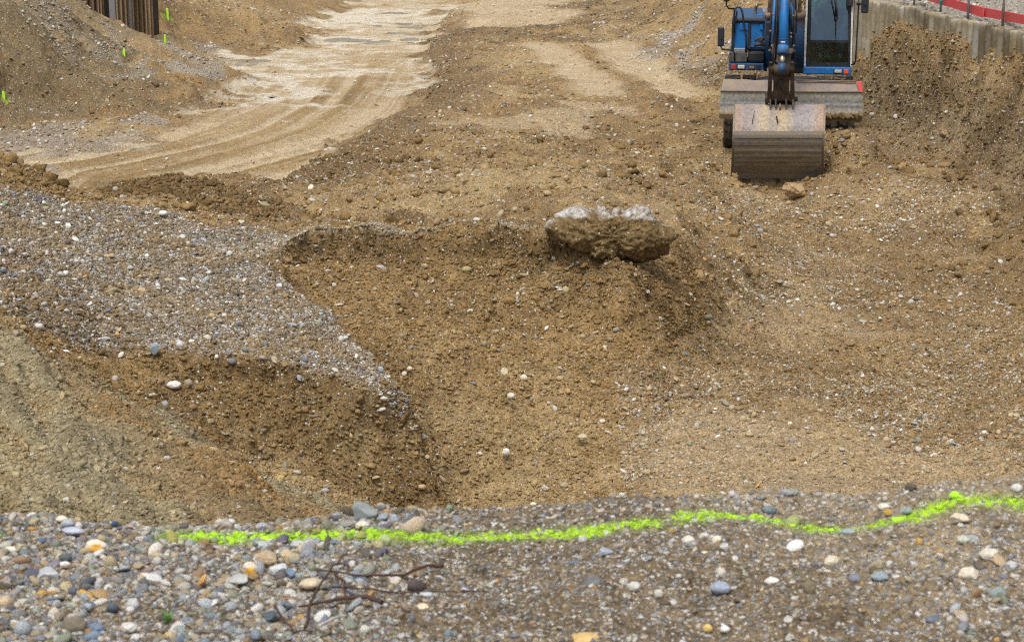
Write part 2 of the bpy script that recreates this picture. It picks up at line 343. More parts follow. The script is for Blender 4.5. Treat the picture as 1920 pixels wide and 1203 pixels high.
och = np.maximum.reduce([poly([(280, 140), (320, 138), (400, 175), (400, 185), (330, 170)], .3, .3)*.9, poly([(50, 55), (110, 80), (230, 150), (210, 155), (100, 110)], .3, .4)*.6,
     poly([(180, 350), (230, 335), (260, 350), (240, 372)], .15, .1)*.7, poly([(170, 735), (260, 770), (420, 890), (560, 965), (480, 960), (320, 880), (220, 800)], .12, .15)*.9,
     poly([(400, 640), (520, 690), (560, 740), (430, 720)], .2, .2)*.25, poly([(720, 800), (790, 850), (820, 900), (740, 930)], .15, .2)*.5, poly([(850, 70), (1000, 50), (1150, 60), (1130, 78), (900, 78)], .6, .6)*.35])
dark_soil = np.maximum.reduce([poly([(175, 345), (310, 328), (460, 360), (580, 408), (500, 412), (420, 400), (300, 374), (200, 375)], .1, .05)*.8, poly([(830, 72), (850, 20), (930, -3), (1200, -3), (1210, 30), (1150, 76), (1000, 76)], .8, .8)*.85*(1-sstep(1.4, .6, line_mask([(940, -3), (975, 40)], 1.6, .6))),
     poly([(-100, 185), (0, 160), (60, 180), (30, 190)], .4, .3)*.5, poly([(140, 40), (240, 110), (330, 190), (300, 190), (100, 100), (0, 30), (0, 20)], .5, .6)*.35, poly([(300, 160), (420, 185), (340, 215), (200, 225), (220, 160)], .5, .5)*.3,
     poly([(515, 350), (560, 320), (700, 245), (812, 170), (800, 80), (840, 60), (860, 150), (830, 220), (700, 290), (600, 360)], .5, .4)*.4,
     poly([(0, 480), (80, 500), (150, 560), (220, 620), (140, 640), (40, 590)], .15, .3)*.5])  # last outline: darker patch over the dip in the gravel heap
face_r = ((wx < .3) & (wx > -2.6) & (Yg > 20) & (Yg < 44) & (H0 > .45)).astype(np.float32)
face_r = smooth(face_r, 4, 8, 1)

# ------------------------------------------------------------------ fine relief, pushed out along the slope's own normal
def normals(Hh):
    gy = np.gradient(Hh, YS, axis=0); gx = np.gradient(Hh, axis=1)/(US[1]-US[0])/Yg
    gy = gy - gx*US[None, :]
    n = np.stack([-gx, -gy, np.ones_like(Hh)], -1)
    return n/np.linalg.norm(n, axis=-1, keepdims=True), gx, gy
def edge_coords(P):
    best = np.full(Xg.shape, 1e9); la = Xg*0; lb = Xg*0; acc = 0
    for a, b in zip(P[:-1], P[1:]):
        ax, ay, bx, by = a.x, a.y, b.x, b.y; l_ = math.hypot(bx-ax, by-ay); t = ((Xg-ax)*(bx-ax)+(Yg-ay)*(by-ay))/l_**2; tc_ = np.clip(t, 0, 1)
        d = (Xg-ax-tc_*(bx-ax))**2+(Yg-ay-tc_*(by-ay))**2; m_ = d < best
        sg = np.sign((Xg-ax)*(by-ay)-(Yg-ay)*(bx-ax)); best = np.where(m_, d, best); la = np.where(m_, acc+tc_*l_, la); lb = np.where(m_, sg*np.sqrt(d), lb); acc += l_
    return la, lb, acc
SCARP = Xg*0
def scarp(P, drop, reach, jit, seed, berm=.03):
    global Hs, SCARP
    la, lb, tot = edge_coords(P)
    lb = lb + jit*(noise(Xg*3.1, Yg*3.1, Xg*0, seed) + .55*noise(Xg*8, Yg*8, Xg*0, seed+1) + .3*noise(Xg*21, Yg*21, Xg*0, seed+2))
    ends = sstep(0.02, .5, la)*sstep(0.02, .5, tot-la)*(np.abs(lb) < 3)
    dr = drop*(1+.45*noise(la*1.7, la*0, la*0, seed+3))
    Hs = Hs - ends*dr*sstep(0, .13 if drop > .12 else .06, lb)*sstep(reach, .1, lb) + ends*berm*sstep(-.35, -.03, lb)*(lb < .01)
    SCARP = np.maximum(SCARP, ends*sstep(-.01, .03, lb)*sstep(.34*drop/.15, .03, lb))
scarp([at(*p) for p in [(508, 466, 19.2), (525, 468, 19.2), (545, 450, 19.5), (600, 437, 19.9), (640, 436, 20.0), (700, 430, 20.1), (730, 438, 20), (760, 449, 19.9), (785, 436, 20.0), (850, 434, 20.1), (880, 446, 19.9), (935, 434, 20.1), (975, 444, 20), (1010, 462, 19.8), (1060, 455, 19.9), (1090, 476, 19.5), (1140, 485, 19.3), (1190, 500, 19.15)]], .15, 2.3, .10, 500, .05)
LIPB = edge_coords([at(*p) for p in [(508, 466, 19.2), (545, 450, 19.5), (640, 436, 20.0), (760, 444, 19.95), (850, 434, 20.1), (935, 436, 20.1), (1060, 455, 19.9), (1140, 485, 19.3), (1190, 500, 19.15)]])[1]
gr_lip = gr_lip*sstep(.06, -.04, LIPB + .05*noise(Xg*6, Yg*6, Xg*0, 590)); GR = np.clip(GR - (LIPB > .02)*(LIPB < .7)*(Xg > -2.3)*(Yg > 18.7)*(Yg < 21)*.7, 0, 1)
scarp([at(*p) for p in [(260, 640, 15.3), (290, 648, 15.2), (350, 655, 15.25), (420, 662, 15.3), (500, 675, 15.3), (560, 690, 15.35), (640, 712, 15.3), (700, 738, 15.3), (745, 730, 15.55)]], .08, .35, .07, 520, .01)
scarp([at(*p) for p in [(745, 728, 15.6), (720, 695, 16.0), (690, 660, 16.4), (655, 625, 16.9), (620, 590, 17.3), (590, 560, 17.8), (560, 530, 18.2), (535, 505, 18.6), (508, 474, 19.0)]], .10, .6, .05, 540, .02)
GR = GR*(1-.9*SCARP); gr_lip = gr_lip*(1-SCARP); gr_heap = gr_heap*(1-.7*SCARP)
NRM, GX, GY = normals(smooth(Hs, 5, 5, 1))
X_, Y_, Z_ = Xg, Yg, Hs
rough = (1-.88*FLAT)
rough *= np.where(Yg < 6.6, .35, 1)
D = 0.10*fbm(X_, Y_, Z_, .55, 2, 1)*rough*sstep(6, 12, Yg)
D += .05*fbm(X_, Y_, Z_, 1.9, 2, 2)*rough
clod = fbm(X_, Y_, Z_, 6, 3, 3)
D += .026*clod*rough*(1-.4*GR)
w1, v1 = worley(X_*9, Y_*9, Z_*9, 5)
D += .023*(v1-.4)*sstep(.75, .2, w1)*rough*(1-.5*GR)*sstep(6.2, 7.5, Yg)
w2, v2 = worley(X_*26, Y_*26, Z_*26, 6)
D += .013*(v2-.2)*sstep(.7, .15, w2)*(.25+.75*rough)*sstep(34, 24, Yg)*sstep(6.2, 7.5, Yg)
D += np.where(Yg < 7, .006*noise(X_*60, Y_*60, Z_*60, 8) + .012*fbm(X_, Y_, Z_, 7, 3, 9), 0)
# erosion grooves down the right face
ga = (X_*wd.x + Y_*wd.y)
gro = .9-2.2*np.abs(noise(ga*1.1 + .15*_jx, Z_*.3+ga*.1, Z1, 12)) + .8*noise(ga*3.2 + .15*_jy, Z_*.5, Z1, 13) + .4*noise(ga*8, Z_*1.2, Z1, 14)
D += (.13*np.clip(gro, -2.2, .4))*face_r*sstep(.1, .4, -wx)
# streaks on the left banks
def along(p0, p1):
    a = ground_hit(*p0).xy; b = ground_hit(*p1).xy; d = (b-a).normalized()
    return X_*d.x+Y_*d.y, -X_*d.y+Y_*d.x
sa, sb = along((60, 700), (330, 930))
stk = noise(sa*.8, sb*5, Z1, 21) + .6*noise(sa*1.5, sb*13, Z1, 22)
bank_n = olive
D += .075*stk*bank_n
ta, tb = along((30, 60), (230, 170))
stk2 = noise(ta*.25, tb*2.2, Z1, 23)+.6*noise(ta*.5, tb*6, Z1, 24)
bank_f = poly([(-400, -10), (150, -5), (235, 100), (330, 170), (200, 200), (-100, 205)], .8, .5)*(Yg > 36)
D += .16*stk2*bank_f
# wheel ruts on the haul road and cleat marks
def curve_coords(pix):
    P = np.array([tuple(ground_hit(*p))[:2] for p in pix]); best = np.full(X_.shape, 1e9); la = Z1.copy(); lb = Z1.copy(); acc = 0
    for (ax, ay), (bx, by) in zip(P[:-1], P[1:]):
        l_ = math.hypot(bx-ax, by-ay); t = ((X_-ax)*(bx-ax)+(Y_-ay)*(by-ay))/l_**2; tc_ = np.clip(t, 0, 1)
        d = (X_-ax-tc_*(bx-ax))**2+(Y_-ay-tc_*(by-ay))**2; m_ = d < best
        sg = np.sign((X_-ax)*(by-ay)-(Y_-ay)*(bx-ax)); best = np.where(m_, d, best); la = np.where(m_, acc+tc_*l_, la); lb = np.where(m_, sg*np.sqrt(d), lb); acc += l_
    return la, smooth(lb, 6, 6, 2)
ra, rb = curve_coords([(-400, 345), (100, 322), (250, 296), (380, 268), (470, 240), (550, 205), (610, 165), (655, 120), (690, 80), (715, 45), (740, 10), (745, -3)])
bend = .012*(ra-30)**2*np.sign(30-ra)*0
wob = .8*noise(ra*.06, Z1, Z1, 30)
rut = noise(ra*.07, (rb+wob)*3.2, Z1, 31) + .7*noise(ra*.1, (rb+wob)*7.5, Z1, 32) + .4*noise(ra*.3, (rb+wob)*17, Z1, 35)
rmask = road*sstep(56, 44, Yg)
D += .03*rut*rmask
cle = np.sin(ra*2*math.pi/.16+2*noise(ra*.5, rb*2, Z1, 33))*sstep(.1, .5, noise(ra*.12, (rb+wob)*2.1, Z1, 34))
D += .010*cle*rmask*sstep(45, 34, Yg)
for tm, seed in ((trk1, 41), (trk2, 42)):
    D -= .05*sstep(1.1, .7, tm)*(Yg > 33)
# machine passes across the right floor (soft parallel combing)
comb = noise(X_*.7, Y_*6, Z1, 44)+.5*noise(X_*1.2, Y_*14, Z1, 45)
flr = sstep(.45, .3, H0)*(Yg > 15)*(Yg < 30)*(X_ > 1)
D += .03*comb*flr
rid = 1-2.4*np.abs(noise((X_*.9+Y_*.35)*.55, (Y_-X_*.5)*.16, Z1, 70)) + .6*(1-2.4*np.abs(noise((X_+Y_*.5)*1.3, (Y_-X_)*.33, Z1, 72)))
ridm = (Yg > 21.3)*(Yg < 48)*(1-FLAT)*(wx < -1)*(1-face_r)*(X_ > -3.5)
D += .10*rid*ridm
arc = np.sqrt((X_-1.2)**2+(Y_-31)**2)
D += .045*noise(arc*3.5, Z1+.3, Z1, 46)*(Yg > 19)*(Yg < 34)*(X_ > -1)*(X_ < 4.5)*(1-FLAT)
D *= 1.0
PXg = X_ + NRM[..., 0]*D; PYg = Y_ + NRM[..., 1]*D; PZg = Hs + NRM[..., 2]*D

# ------------------------------------------------------------------ base colours of the ground, some shade painted in
def cmix(c, col, m): return c + (np.array(col, np.float32)-c)*m[..., None]
col = np.empty((NR, NU, 3), np.float32); col[:] = (.275, .182, .080)
n_a = fbm(X_, Y_, Z_, .35, 3, 50); n_b = fbm(X_, Y_, Z_, 2.3, 3, 51); n_c = fbm(X_, Y_, Z_, 14, 2, 52)
col = cmix(col, (.165, .105, .042), np.clip(.5*n_a+.6*n_b, 0, .85))
col = cmix(col, (.38, .285, .15), np.clip(-.55*n_a-.45*n_b-.05, 0, .7)*(Yg > 7))
col = cmix(col, (.16, .103, .045), np.clip((-.35*rid+.25*n_b)*ridm, 0, .7)); col = cmix(col, (.36, .275, .155), np.clip(.3*(rid-.5)*ridm, 0, .5))  # ridge shading put into the colour: troughs darker, crests lighter
col = cmix(col, (.17, .115, .055), np.clip(-.7*comb-.15*n_b-.1, 0, .55)*flr*(1-fl2))
col = cmix(col, (.30, .225, .135), np.clip(.55*flr*(.6+.6*comb), 0, .6)*.6)
col = cmix(col, (.20, .165, .122), GR*np.clip(.8+.5*n_b, .4, 1)*np.where(Yg < 7, .85, .8))
col = cmix(col, (.34, .32, .29), np.clip(scree*.8+scree3*.6+scree2*.45, 0, .85)*np.clip(.8+.4*n_b, .3, 1))
col = cmix(col, (.33, .26, .16), gr_lip*np.clip(.5+.5*n_b, .1, .8))
col = cmix(col, (.185, .14, .09), gr_fg*np.clip(.35+.8*n_a+.9*sstep(-1.2, .2, X_), 0, .9))
oc = np.clip(.75+.5*stk, .25, 1)
col = cmix(col, (.33, .285, .18), olive*oc); warm = poly([(60, 640), (170, 715), (367, 822), (640, 970), (560, 990), (380, 950), (250, 880), (150, 790), (90, 700)], .15, .1)
col = cmix(col, (.265, .185, .095), warm*np.clip(.75+.35*stk, .2, .95))
col = cmix(col, (.165, .125, .07), olive*np.clip(.75*stk-.1, 0, .75))
col = cmix(col, (.175, .145, .088), bank_f*np.clip(.55+.7*stk2, .1, .9)); col = cmix(col, (.12, .088, .05), bank_f*np.clip(1.1*stk2-.25, 0, .8))
col = cmix(col, (.33, .24, .13), bank_f*np.clip(-.8*stk2-.05, 0, .75))
col = cmix(col, (.29, .165, .055), och*np.clip(.75+.5*n_b, .2, 1))
col = cmix(col, (.135, .09, .042), np.clip(dark_soil*(.9+.6*n_b), 0, .95))
tanv = np.clip(.66 - .62*rut*rmask + .3*n_b, 0.05, 1)
col = cmix(col, (.46, .365, .235), TAN*np.where(rmask > .05, tanv, .85+.2*n_b))
pal = np.clip(pale_a*(.72+.9*n_a+.5*n_b-.25*rut) + pale_b*(.95+.6*n_b) + pale_d*(.75+.4*n_b) + pale_c, 0, 1)
col = cmix(col, (.56, .50, .40), pal)
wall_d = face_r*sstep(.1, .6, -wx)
col = cmix(col, (.185, .13, .068), wall_d*.75); col = cmix(col, (.115, .075, .036), np.clip(wall_d*(.5-.6*gro), 0, .95))  # shade of the face and its grooves painted as darker soil
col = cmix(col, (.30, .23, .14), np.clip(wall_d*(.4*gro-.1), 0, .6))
col = cmix(col, (.30, .28, .25), behind*.7)
cutw = poly([(270, 645), (420, 665), (560, 692), (700, 740), (750, 730), (775, 765), (800, 830), (842, 945), (700, 955), (620, 930), (450, 855), (300, 740)], .06, .03)
col = cmix(col, (.205, .135, .058), cutw*np.clip(.7+.4*n_b, .2, 1))
mids = (Yg > 21)*(Yg < 42)*(1-TAN)*(wx < -.8)
col = cmix(col, (.175, .112, .048), mids*np.clip(.28+.45*n_b+.3*n_a, 0, .7))
berm_ = sstep(1.7, .4, line_mask([(530, 350), (600, 300), (690, 252), (760, 225), (815, 190), (828, 150), (812, 100), (808, 72)], 1.0, .4))*(1-road)
col = cmix(col, (.135, .085, .036), berm_*.7)
col = cmix(col, (.15, .112, .062), bank_f*.35)
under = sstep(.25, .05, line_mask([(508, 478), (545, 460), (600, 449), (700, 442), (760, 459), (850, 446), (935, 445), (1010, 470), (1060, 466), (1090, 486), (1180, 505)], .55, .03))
col = cmix(col, (.15, .097, .04), np.clip(under*.2+SCARP*.4, 0, .8))  # the lip's shade over damp soil, painted as a dark band
col *= (1+.2*n_c)[..., None]
# lime survey paint sprayed on the shelf
paint_a = [(310, 1000), (400, 1004), (500, 1009), (600, 1013), (700, 1016), (850, 1012), (1000, 1005), (1100, 996), (1215, 984)]
paint_b = [(1275, 977), (1330, 970), (1420, 979), (1500, 985), (1620, 985), (1690, 974), (1745, 952), (1800, 930), (1850, 934), (1930, 944), (2050, 950)]
paint_c = [(-60, 1012), (-22, 1006)]
pm = np.minimum.reduce([line_mask(p, .023, .014) for p in (paint_a, paint_b, paint_c)])
pk_ = np.minimum.reduce([line_mask(p, .035, .03) for p in ([(2, 190), (9, 196), (16, 196)], [(305, 29), (315, 33), (325, 37)], [(308, 82), (311, 81)])])
PAINT = sstep(1.25, .75, pm + .4*noise(X_*55, Y_*55, Z_*55, 60) + .35*noise(X_*9, Y_*9, Z_*9, 61))*(Yg < 6)
over = sstep(3.4, .9, pm)*.3*(Yg < 6)
col = cmix(col, (.30, .50, .06), over); col = cmix(col, (.36, .56, .04), PAINT); col = cmix(col, (.36, .62, .04), sstep(1.3, .7, pk_ + .6*n_c)*.45*(Yg > 30))
col = np.clip(col, .01, .9)
PEB = np.clip(.35 + .5*GR - .3*FLAT*(Yg < 60) + .15*n_b - .25*olive, .04, 1)*(1-.9*pal)
PEB *= np.where(Yg < 7, 1.0, 1)

# ------------------------------------------------------------------ shader helpers
def NT(name):
    m = bpy.data.materials.new(name); m.use_nodes = True
    nt = m.node_tree; b = nt.nodes['Principled BSDF']
    return m, nt, b
def N(nt, t, **k):
    n = nt.nodes.new(t)
    for a, v in k.items():
        if a.startswith('i_'): n.inputs[a[2:].replace('_', ' ')].default_value = v
        else: setattr(n, a, v)
    return n
def lk(nt, a, b): nt.links.new(a, b)
def mixc(nt, fac, a, b, mode='MIX'):
    n = nt.nodes.new('ShaderNodeMix'); n.data_type = 'RGBA'; n.blend_type = mode
    for sock, v in ((n.inputs[0], fac), (n.inputs[6], a), (n.inputs[7], b)):
        if hasattr(v, 'is_output'): lk(nt, v, sock)
        elif isinstance(v, (tuple, list)): sock.default_value = (*v[:3], 1)
        else: sock.default_value = v
    return n.outputs[2]
def ramp(nt, fac, stops, interp='LINEAR'):
    n = nt.nodes.new('ShaderNodeValToRGB'); n.color_ramp.interpolation = interp
    e = n.color_ramp.elements
    while len(e) < len(stops): e.new(.5)
    for el, (p, c) in zip(e, stops):
        el.position = p; el.color = (*c, 1) if len(c) == 3 else c
    lk(nt, fac, n.inputs[0]); return n.outputs[0]
def math_(nt, op, a, b=None):
    n = nt.nodes.new('ShaderNodeMath'); n.operation = op
    for i, v in enumerate((a, b)):
        if v is None: continue
        if hasattr(v, 'is_output'): lk(nt, v, n.inputs[i])
        else: n.inputs[i].default_value = v
    return n.outputs[0]

def ground_material():
    m, nt, b = NT('ground_soil')
    tc = N(nt, 'ShaderNodeTexCoord').outputs['Object']
    ca = N(nt, 'ShaderNodeAttribute', attribute_name='col').outputs['Color']
    pa = N(nt, 'ShaderNodeAttribute', attribute_name='peb').outputs['Fac']
    fine = N(nt, 'ShaderNodeTexNoise', i_Scale=38.0, i_Detail=5.0, i_Roughness=.75); lk(nt, tc, fine.inputs[0])
    f = ramp(nt, fine.outputs[0], [(.30, (.22, .2, .18)), (.5, (.92, .92, .90)), (.72, (1.75, 1.7, 1.62))])  # lows of the grain darkened: crevice shade put into the soil colour
    c = mixc(nt, 1.0, ca, f, 'MULTIPLY')
    hgt = None
    for sc_, th, s in ((34.0, .17, 0), (95.0, .24, 3.3)):
        mp = N(nt, 'ShaderNodeMapping'); mp.inputs[1].default_value = (s, s*2, s*3); lk(nt, tc, mp.inputs[0])
        v = N(nt, 'ShaderNodeTexVoronoi', i_Scale=sc_); lk(nt, mp.outputs[0], v.inputs[0])
        sep = N(nt, 'ShaderNodeSeparateColor'); lk(nt, v.outputs['Color'], sep.inputs[0])
        d = math_(nt, 'LESS_THAN', v.outputs['Distance'], .36)
        on = math_(nt, 'LESS_THAN', sep.outputs[0], math_(nt, 'MULTIPLY', pa, th*3.2))
        k = math_(nt, 'MULTIPLY', d, on)
        pc = ramp(nt, sep.outputs[1], [(0, (.10, .10, .11)), (.2, (.26, .27, .30)), (.4, (.44, .38, .28)), (.55, (.33, .23, .12)), (.7, (.60, .56, .50)), (.9, (.72, .71, .70))], 'LINEAR')
        c = mixc(nt, math_(nt, 'MULTIPLY', k, .85), c, pc)
        hh = math_(nt, 'MULTIPLY', math_(nt, 'SUBTRACT', .36, v.outputs['Distance']), math_(nt, 'MULTIPLY', k, 60/sc_))
        hgt = hh if hgt is None else math_(nt, 'ADD', hgt, hh)
    lk(nt, c, b.inputs['Base Color']); b.inputs['Roughness'].default_value = .93
    b.inputs['Specular IOR Level'].default_value = .15
    hgt = math_(nt, 'ADD', hgt, math_(nt, 'MULTIPLY', fine.outputs[0], 1.1))
    bp = N(nt, 'ShaderNodeBump'); bp.inputs['Strength'].default_value = 1.0; bp.inputs['Distance'].default_value = .02
    lk(nt, hgt, bp.inputs['Height']); lk(nt, bp.outputs[0], b.inputs['Normal'])
    return m
def grid_mesh(name):
    me = bpy.data.meshes.new(name)
    idx = np.arange(NR*NU, dtype=np.int32).reshape(NR, NU)
    co = np.stack([PXg, PYg, PZg], -1).reshape(-1, 3).astype(np.float32)
    me.vertices.add(len(co)); me.vertices.foreach_set('co', co.ravel())
    q = np.stack([idx[:-1, :-1], idx[:-1, 1:], idx[1:, 1:], idx[1:, :-1]], -1).reshape(-1, 4)
    me.loops.add(q.size); me.loops.foreach_set('vertex_index', q.ravel())
    me.polygons.add(len(q)); me.polygons.foreach_set('loop_start', np.arange(0, q.size, 4, dtype=np.int32))
    me.polygons.foreach_set('use_smooth', np.ones(len(q), bool))
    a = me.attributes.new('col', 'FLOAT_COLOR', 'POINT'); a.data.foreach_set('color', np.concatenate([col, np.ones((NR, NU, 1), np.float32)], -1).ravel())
    a = me.attributes.new('peb', 'FLOAT', 'POINT'); a.data.foreach_set('value', PEB.astype(np.float32).ravel())
    me.update(); me.validate()
    return me
def link(name, me, mats, parent=None):
    o = bpy.data.objects.new(name, me); C.objects.link(o)
    for mm in (mats if isinstance(mats, (list, tuple)) else [mats]):
        if mm is not None: o.data.materials.append(mm)
    if parent is not None: o.parent = parent
    return o
def tag(o, label=None, cat=None, group=None, kind=None):
    if label: o['label'] = label
    if cat: o['category'] = cat
    if group: o['group'] = group
    if kind: o['kind'] = kind
    return o
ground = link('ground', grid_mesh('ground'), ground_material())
tag(ground, 'brown gravelly earth of the excavated pit with its banks, hollow and haul road', 'ground', kind='structure')
# wide plain beyond the pit so the land does not end
def plain():
    bm = bmesh.new()
    ring = [[(-42, 1.15), (42, 1.15), (42, 119), (-42, 119)], [(-400, -300), (400, -300), (400, 500), (-400, 500)]]
    V = [[bm.verts.new((x, y, 3.45 if k == 0 else 3.4)) for x, y in r] for k, r in enumerate(ring)]
    for i in range(4):
        bm.faces.new([V[0][i], V[1][i], V[1][(i+1) % 4], V[0][(i+1) % 4]])
    me = bpy.data.meshes.new('plain'); bmesh.ops.recalc_face_normals(bm, faces=bm.faces); bm.to_mesh(me); bm.free()
    me.attributes.new('col', 'FLOAT_COLOR', 'POINT').data.foreach_set('color', [.22, .16, .09, 1]*len(me.vertices))
    return me
def apron(side):
    c = NU-1 if side > 0 else 0; jj = np.arange(0, NR, 4); jj = np.append(jj, NR-1) if jj[-1] != NR-1 else jj
    ex_, ey_, ez_ = PXg[jj, c], PYg[jj, c], PZg[jj, c]; kc = 26; tt = np.linspace(0, 1, kc)**2.2
    tgt = 43*side; xx = ex_[:, None] + (tgt-ex_)[:, None]*tt; yy = np.repeat(ey_[:, None], kc, 1)
    q = np.abs(xx-ex_[:, None]); f = sstep(0, 4.5, q); f[ey_ < 6.3] = sstep(0, 30, q[ey_ < 6.3]); zz = ez_[:, None]*(1-f)+3.46*f + .12*fbm(xx, yy, xx*0, 1.3, 3, 88)*sstep(.05, .6, q)*(q < 30)
    nr = len(jj); idx = np.arange(nr*kc, dtype=np.int32).reshape(nr, kc)
    qd = np.stack([idx[:-1, :-1], idx[:-1, 1:], idx[1:, 1:], idx[1:, :-1]], -1).reshape(-1, 4)
    if side < 0: qd = qd[:, ::-1]
    me = bpy.data.meshes.new('ground'); me.from_pydata(np.stack([xx, yy, zz], -1).reshape(-1, 3).tolist(), [], qd.tolist()); me.polygons.foreach_set('use_smooth', np.ones(len(qd), bool))
    cc = np.repeat(col[jj, c][:, None, :], kc, 1)*(1-.0*tt)[None, :, None]; cc = cc*(1-f[..., None]) + np.array((.23, .165, .09))*f[..., None]
    me.attributes.new('col', 'FLOAT_COLOR', 'POINT').data.foreach_set('color', np.concatenate([cc, np.ones((nr, kc, 1))], -1).astype(np.float32).ravel())
    me.attributes.new('peb', 'FLOAT', 'POINT').data.foreach_set('value', np.full(nr*kc, .6, np.float32)); me.update()
    tag(link('ground', me, ground.data.materials[0]), 'brown earth continuing beside the excavated pit', 'ground', kind='structure')
apron(-1); apron(1)
tag(link('ground', plain(), ground.data.materials[0]), 'level brown ground around the pit', 'ground', kind='structure')

# ------------------------------------------------------------------ loose stones and clods: stuff nobody could count
def noise_pt(p, s): 
    from mathutils import noise as mn
    return mn.noise(Vector(p)*s)
def stone_mesh(name, seed, sub=2, amp=.18, flat=.62, angular=0, sq=1.0, freq=1.3):
    bm = bmesh.new(); bmesh.ops.create_icosphere(bm, subdivisions=sub, radius=.5)
    rr = random.Random(seed); off = Vector((rr.uniform(-50, 50), rr.uniform(-50, 50), rr.uniform(-50, 50)))
    cuts = [(Vector((rr.gauss(0, 1), rr.gauss(0, 1), rr.gauss(0, 1))).normalized(), rr.uniform(.24, .42)) for _ in range(angular)]
    from mathutils import noise as mn
    for v in bm.verts:
        d = v.co.normalized()
        r = .5*(1 + amp*mn.noise(d*freq+off) + amp*.5*mn.noise(d*freq*2.6+off) + amp*.3*mn.noise(d*freq*6+off))
        p = d*r
        for n_, k in cuts:
            q = p.dot(n_)
            if q > k: p -= n_*(q-k)
        v.co = Vector((p.x*1.12, p.y*.88*sq, p.z*flat))
    for f in bm.faces: f.smooth = angular == 0
    me = bpy.data.meshes.new(name); bm.to_mesh(me); bm.free(); return me
def stone_material(name, attr=True, base=(.4, .4, .4), spec=.25, rough_=.75, var=.35, nscale=9.0, spots=None):
    m, nt, b = NT(name)
    tc = N(nt, 'ShaderNodeTexCoord').outputs['Object']
    if attr:
        at_ = N(nt, 'ShaderNodeAttribute', attribute_name='scol', attribute_type='INSTANCER'); c0 = at_.outputs['Color']
    else: c0 = N(nt, 'ShaderNodeRGB'); c0.outputs[0].default_value = (*base, 1); c0 = c0.outputs[0]
    n1 = N(nt, 'ShaderNodeTexNoise', i_Scale=nscale, i_Detail=5.0, i_Roughness=.7); lk(nt, tc, n1.inputs[0])
    f = ramp(nt, n1.outputs[0], [(.25, (1-var,)*3), (.5, (1, 1, 1)), (.75, (1+var,)*3)])
    c = mixc(nt, 1.0, c0, f, 'MULTIPLY')
    if spots:
        n2 = N(nt, 'ShaderNodeTexNoise', i_Scale=nscale*.35, i_Detail=3.0); lk(nt, tc, n2.inputs[0])
        k = ramp(nt, n2.outputs[0], [(.52, (0, 0, 0)), (.6, (1, 1, 1))]); c = mixc(nt, k, c, spots)
    lk(nt, c, b.inputs['Base Color']); b.inputs['Roughness'].default_value = rough_; b.inputs['Specular IOR Level'].default_value = spec
    bp = N(nt, 'ShaderNodeBump'); bp.inputs['Strength'].default_value = .5; bp.inputs['Distance'].default_value = .05 if attr else .004
    lk(nt, n1.outputs[0], bp.inputs['Height']); lk(nt, bp.outputs[0], b.inputs['Normal'])
    return m
M_PEB = stone_material('river_pebble'); M_CLOD = stone_material('earth_clod', spec=.05, rough_=.98, var=.5, nscale=6.0)
def proto_collection(name, meshes, mat):
    cc = bpy.data.collections.new(name)
    for i, me in enumerate(meshes):
        me.materials.append(mat); o = bpy.data.objects.new(name, me); cc.objects.link(o)
    return cc
PEBS = proto_collection('pebble_shape', [stone_mesh('pebble', 100+i, 2, .22, (.5, .6, .7, .45, .8, .55, .65, .5)[i], (0, 0, 0, 2, 0, 3, 0, 5)[i]) for i in range(8)], M_PEB)
CLODS = proto_collection('clod_shape', [stone_mesh('clod', 200+i, 2, .75, .8, 0, freq=2.4) for i in range(6)], M_CLOD)
def scatter(name, cc, P, S, E, K, label, cat):
    n = len(P)
    me = bpy.data.meshes.new(name); me.vertices.add(n); me.vertices.foreach_set('co', P.astype(np.float32).ravel())
    a = me.attributes.new('ssize', 'FLOAT_VECTOR', 'POINT'); a.data.foreach_set('vector', S.astype(np.float32).ravel())
    a = me.attributes.new('srot', 'FLOAT_VECTOR', 'POINT'); a.data.foreach_set('vector', E.astype(np.float32).ravel())
    a = me.attributes.new('scol', 'FLOAT_COLOR', 'POINT'); a.data.foreach_set('color', np.concatenate([K, np.ones((n, 1))], 1).astype(np.float32).ravel())
    a = me.attributes.new('skind', 'INT', 'POINT'); a.data.foreach_set('value', rng.integers(0, 1000, n).astype(np.int32))
    o = link(name, me, None)
    g = bpy.data.node_groups.new(name, 'GeometryNodeTree')
    g.interface.new_socket('Geometry', in_out='INPUT', socket_type='NodeSocketGeometry'); g.interface.new_socket('Geometry', in_out='OUTPUT', socket_type='NodeSocketGeometry')
    gi = g.nodes.new('NodeGroupInput'); go = g.nodes.new('NodeGroupOutput'); ip = g.nodes.new('GeometryNodeInstanceOnPoints')
    ci = g.nodes.new('GeometryNodeCollectionInfo'); ci.inputs[0].default_value = cc; ci.inputs[1].default_value = True; ci.inputs[2].default_value = True
    def attr(nm, t):
        q = g.nodes.new('GeometryNodeInputNamedAttribute'); q.data_type = t; q.inputs[0].default_value = nm; return q.outputs[0]
    e2r = g.nodes.new('FunctionNodeEulerToRotation')
    g.links.new(gi.outputs[0], ip.inputs['Points']); g.links.new(ci.outputs[0], ip.inputs['Instance']); ip.inputs['Pick Instance'].default_value = True
    g.links.new(attr('skind', 'INT'), ip.inputs['Instance Index']); g.links.new(attr('srot', 'FLOAT_VECTOR'), e2r.inputs[0])
    g.links.new(e2r.outputs[0], ip.inputs['Rotation']); g.links.new(attr('ssize', 'FLOAT_VECTOR'), ip.inputs['Scale']); g.links.new(ip.outputs[0], go.inputs[0])
    o.modifiers.new('scatter', 'NODES').node_group = g
    tag(o, label, cat, kind='stuff')
    return o
rowh = np.gradient(YS)[:, None]; CELL = rowh*(US[1]-US[0])*Yg*np.sqrt(1+GX**2+GY**2)
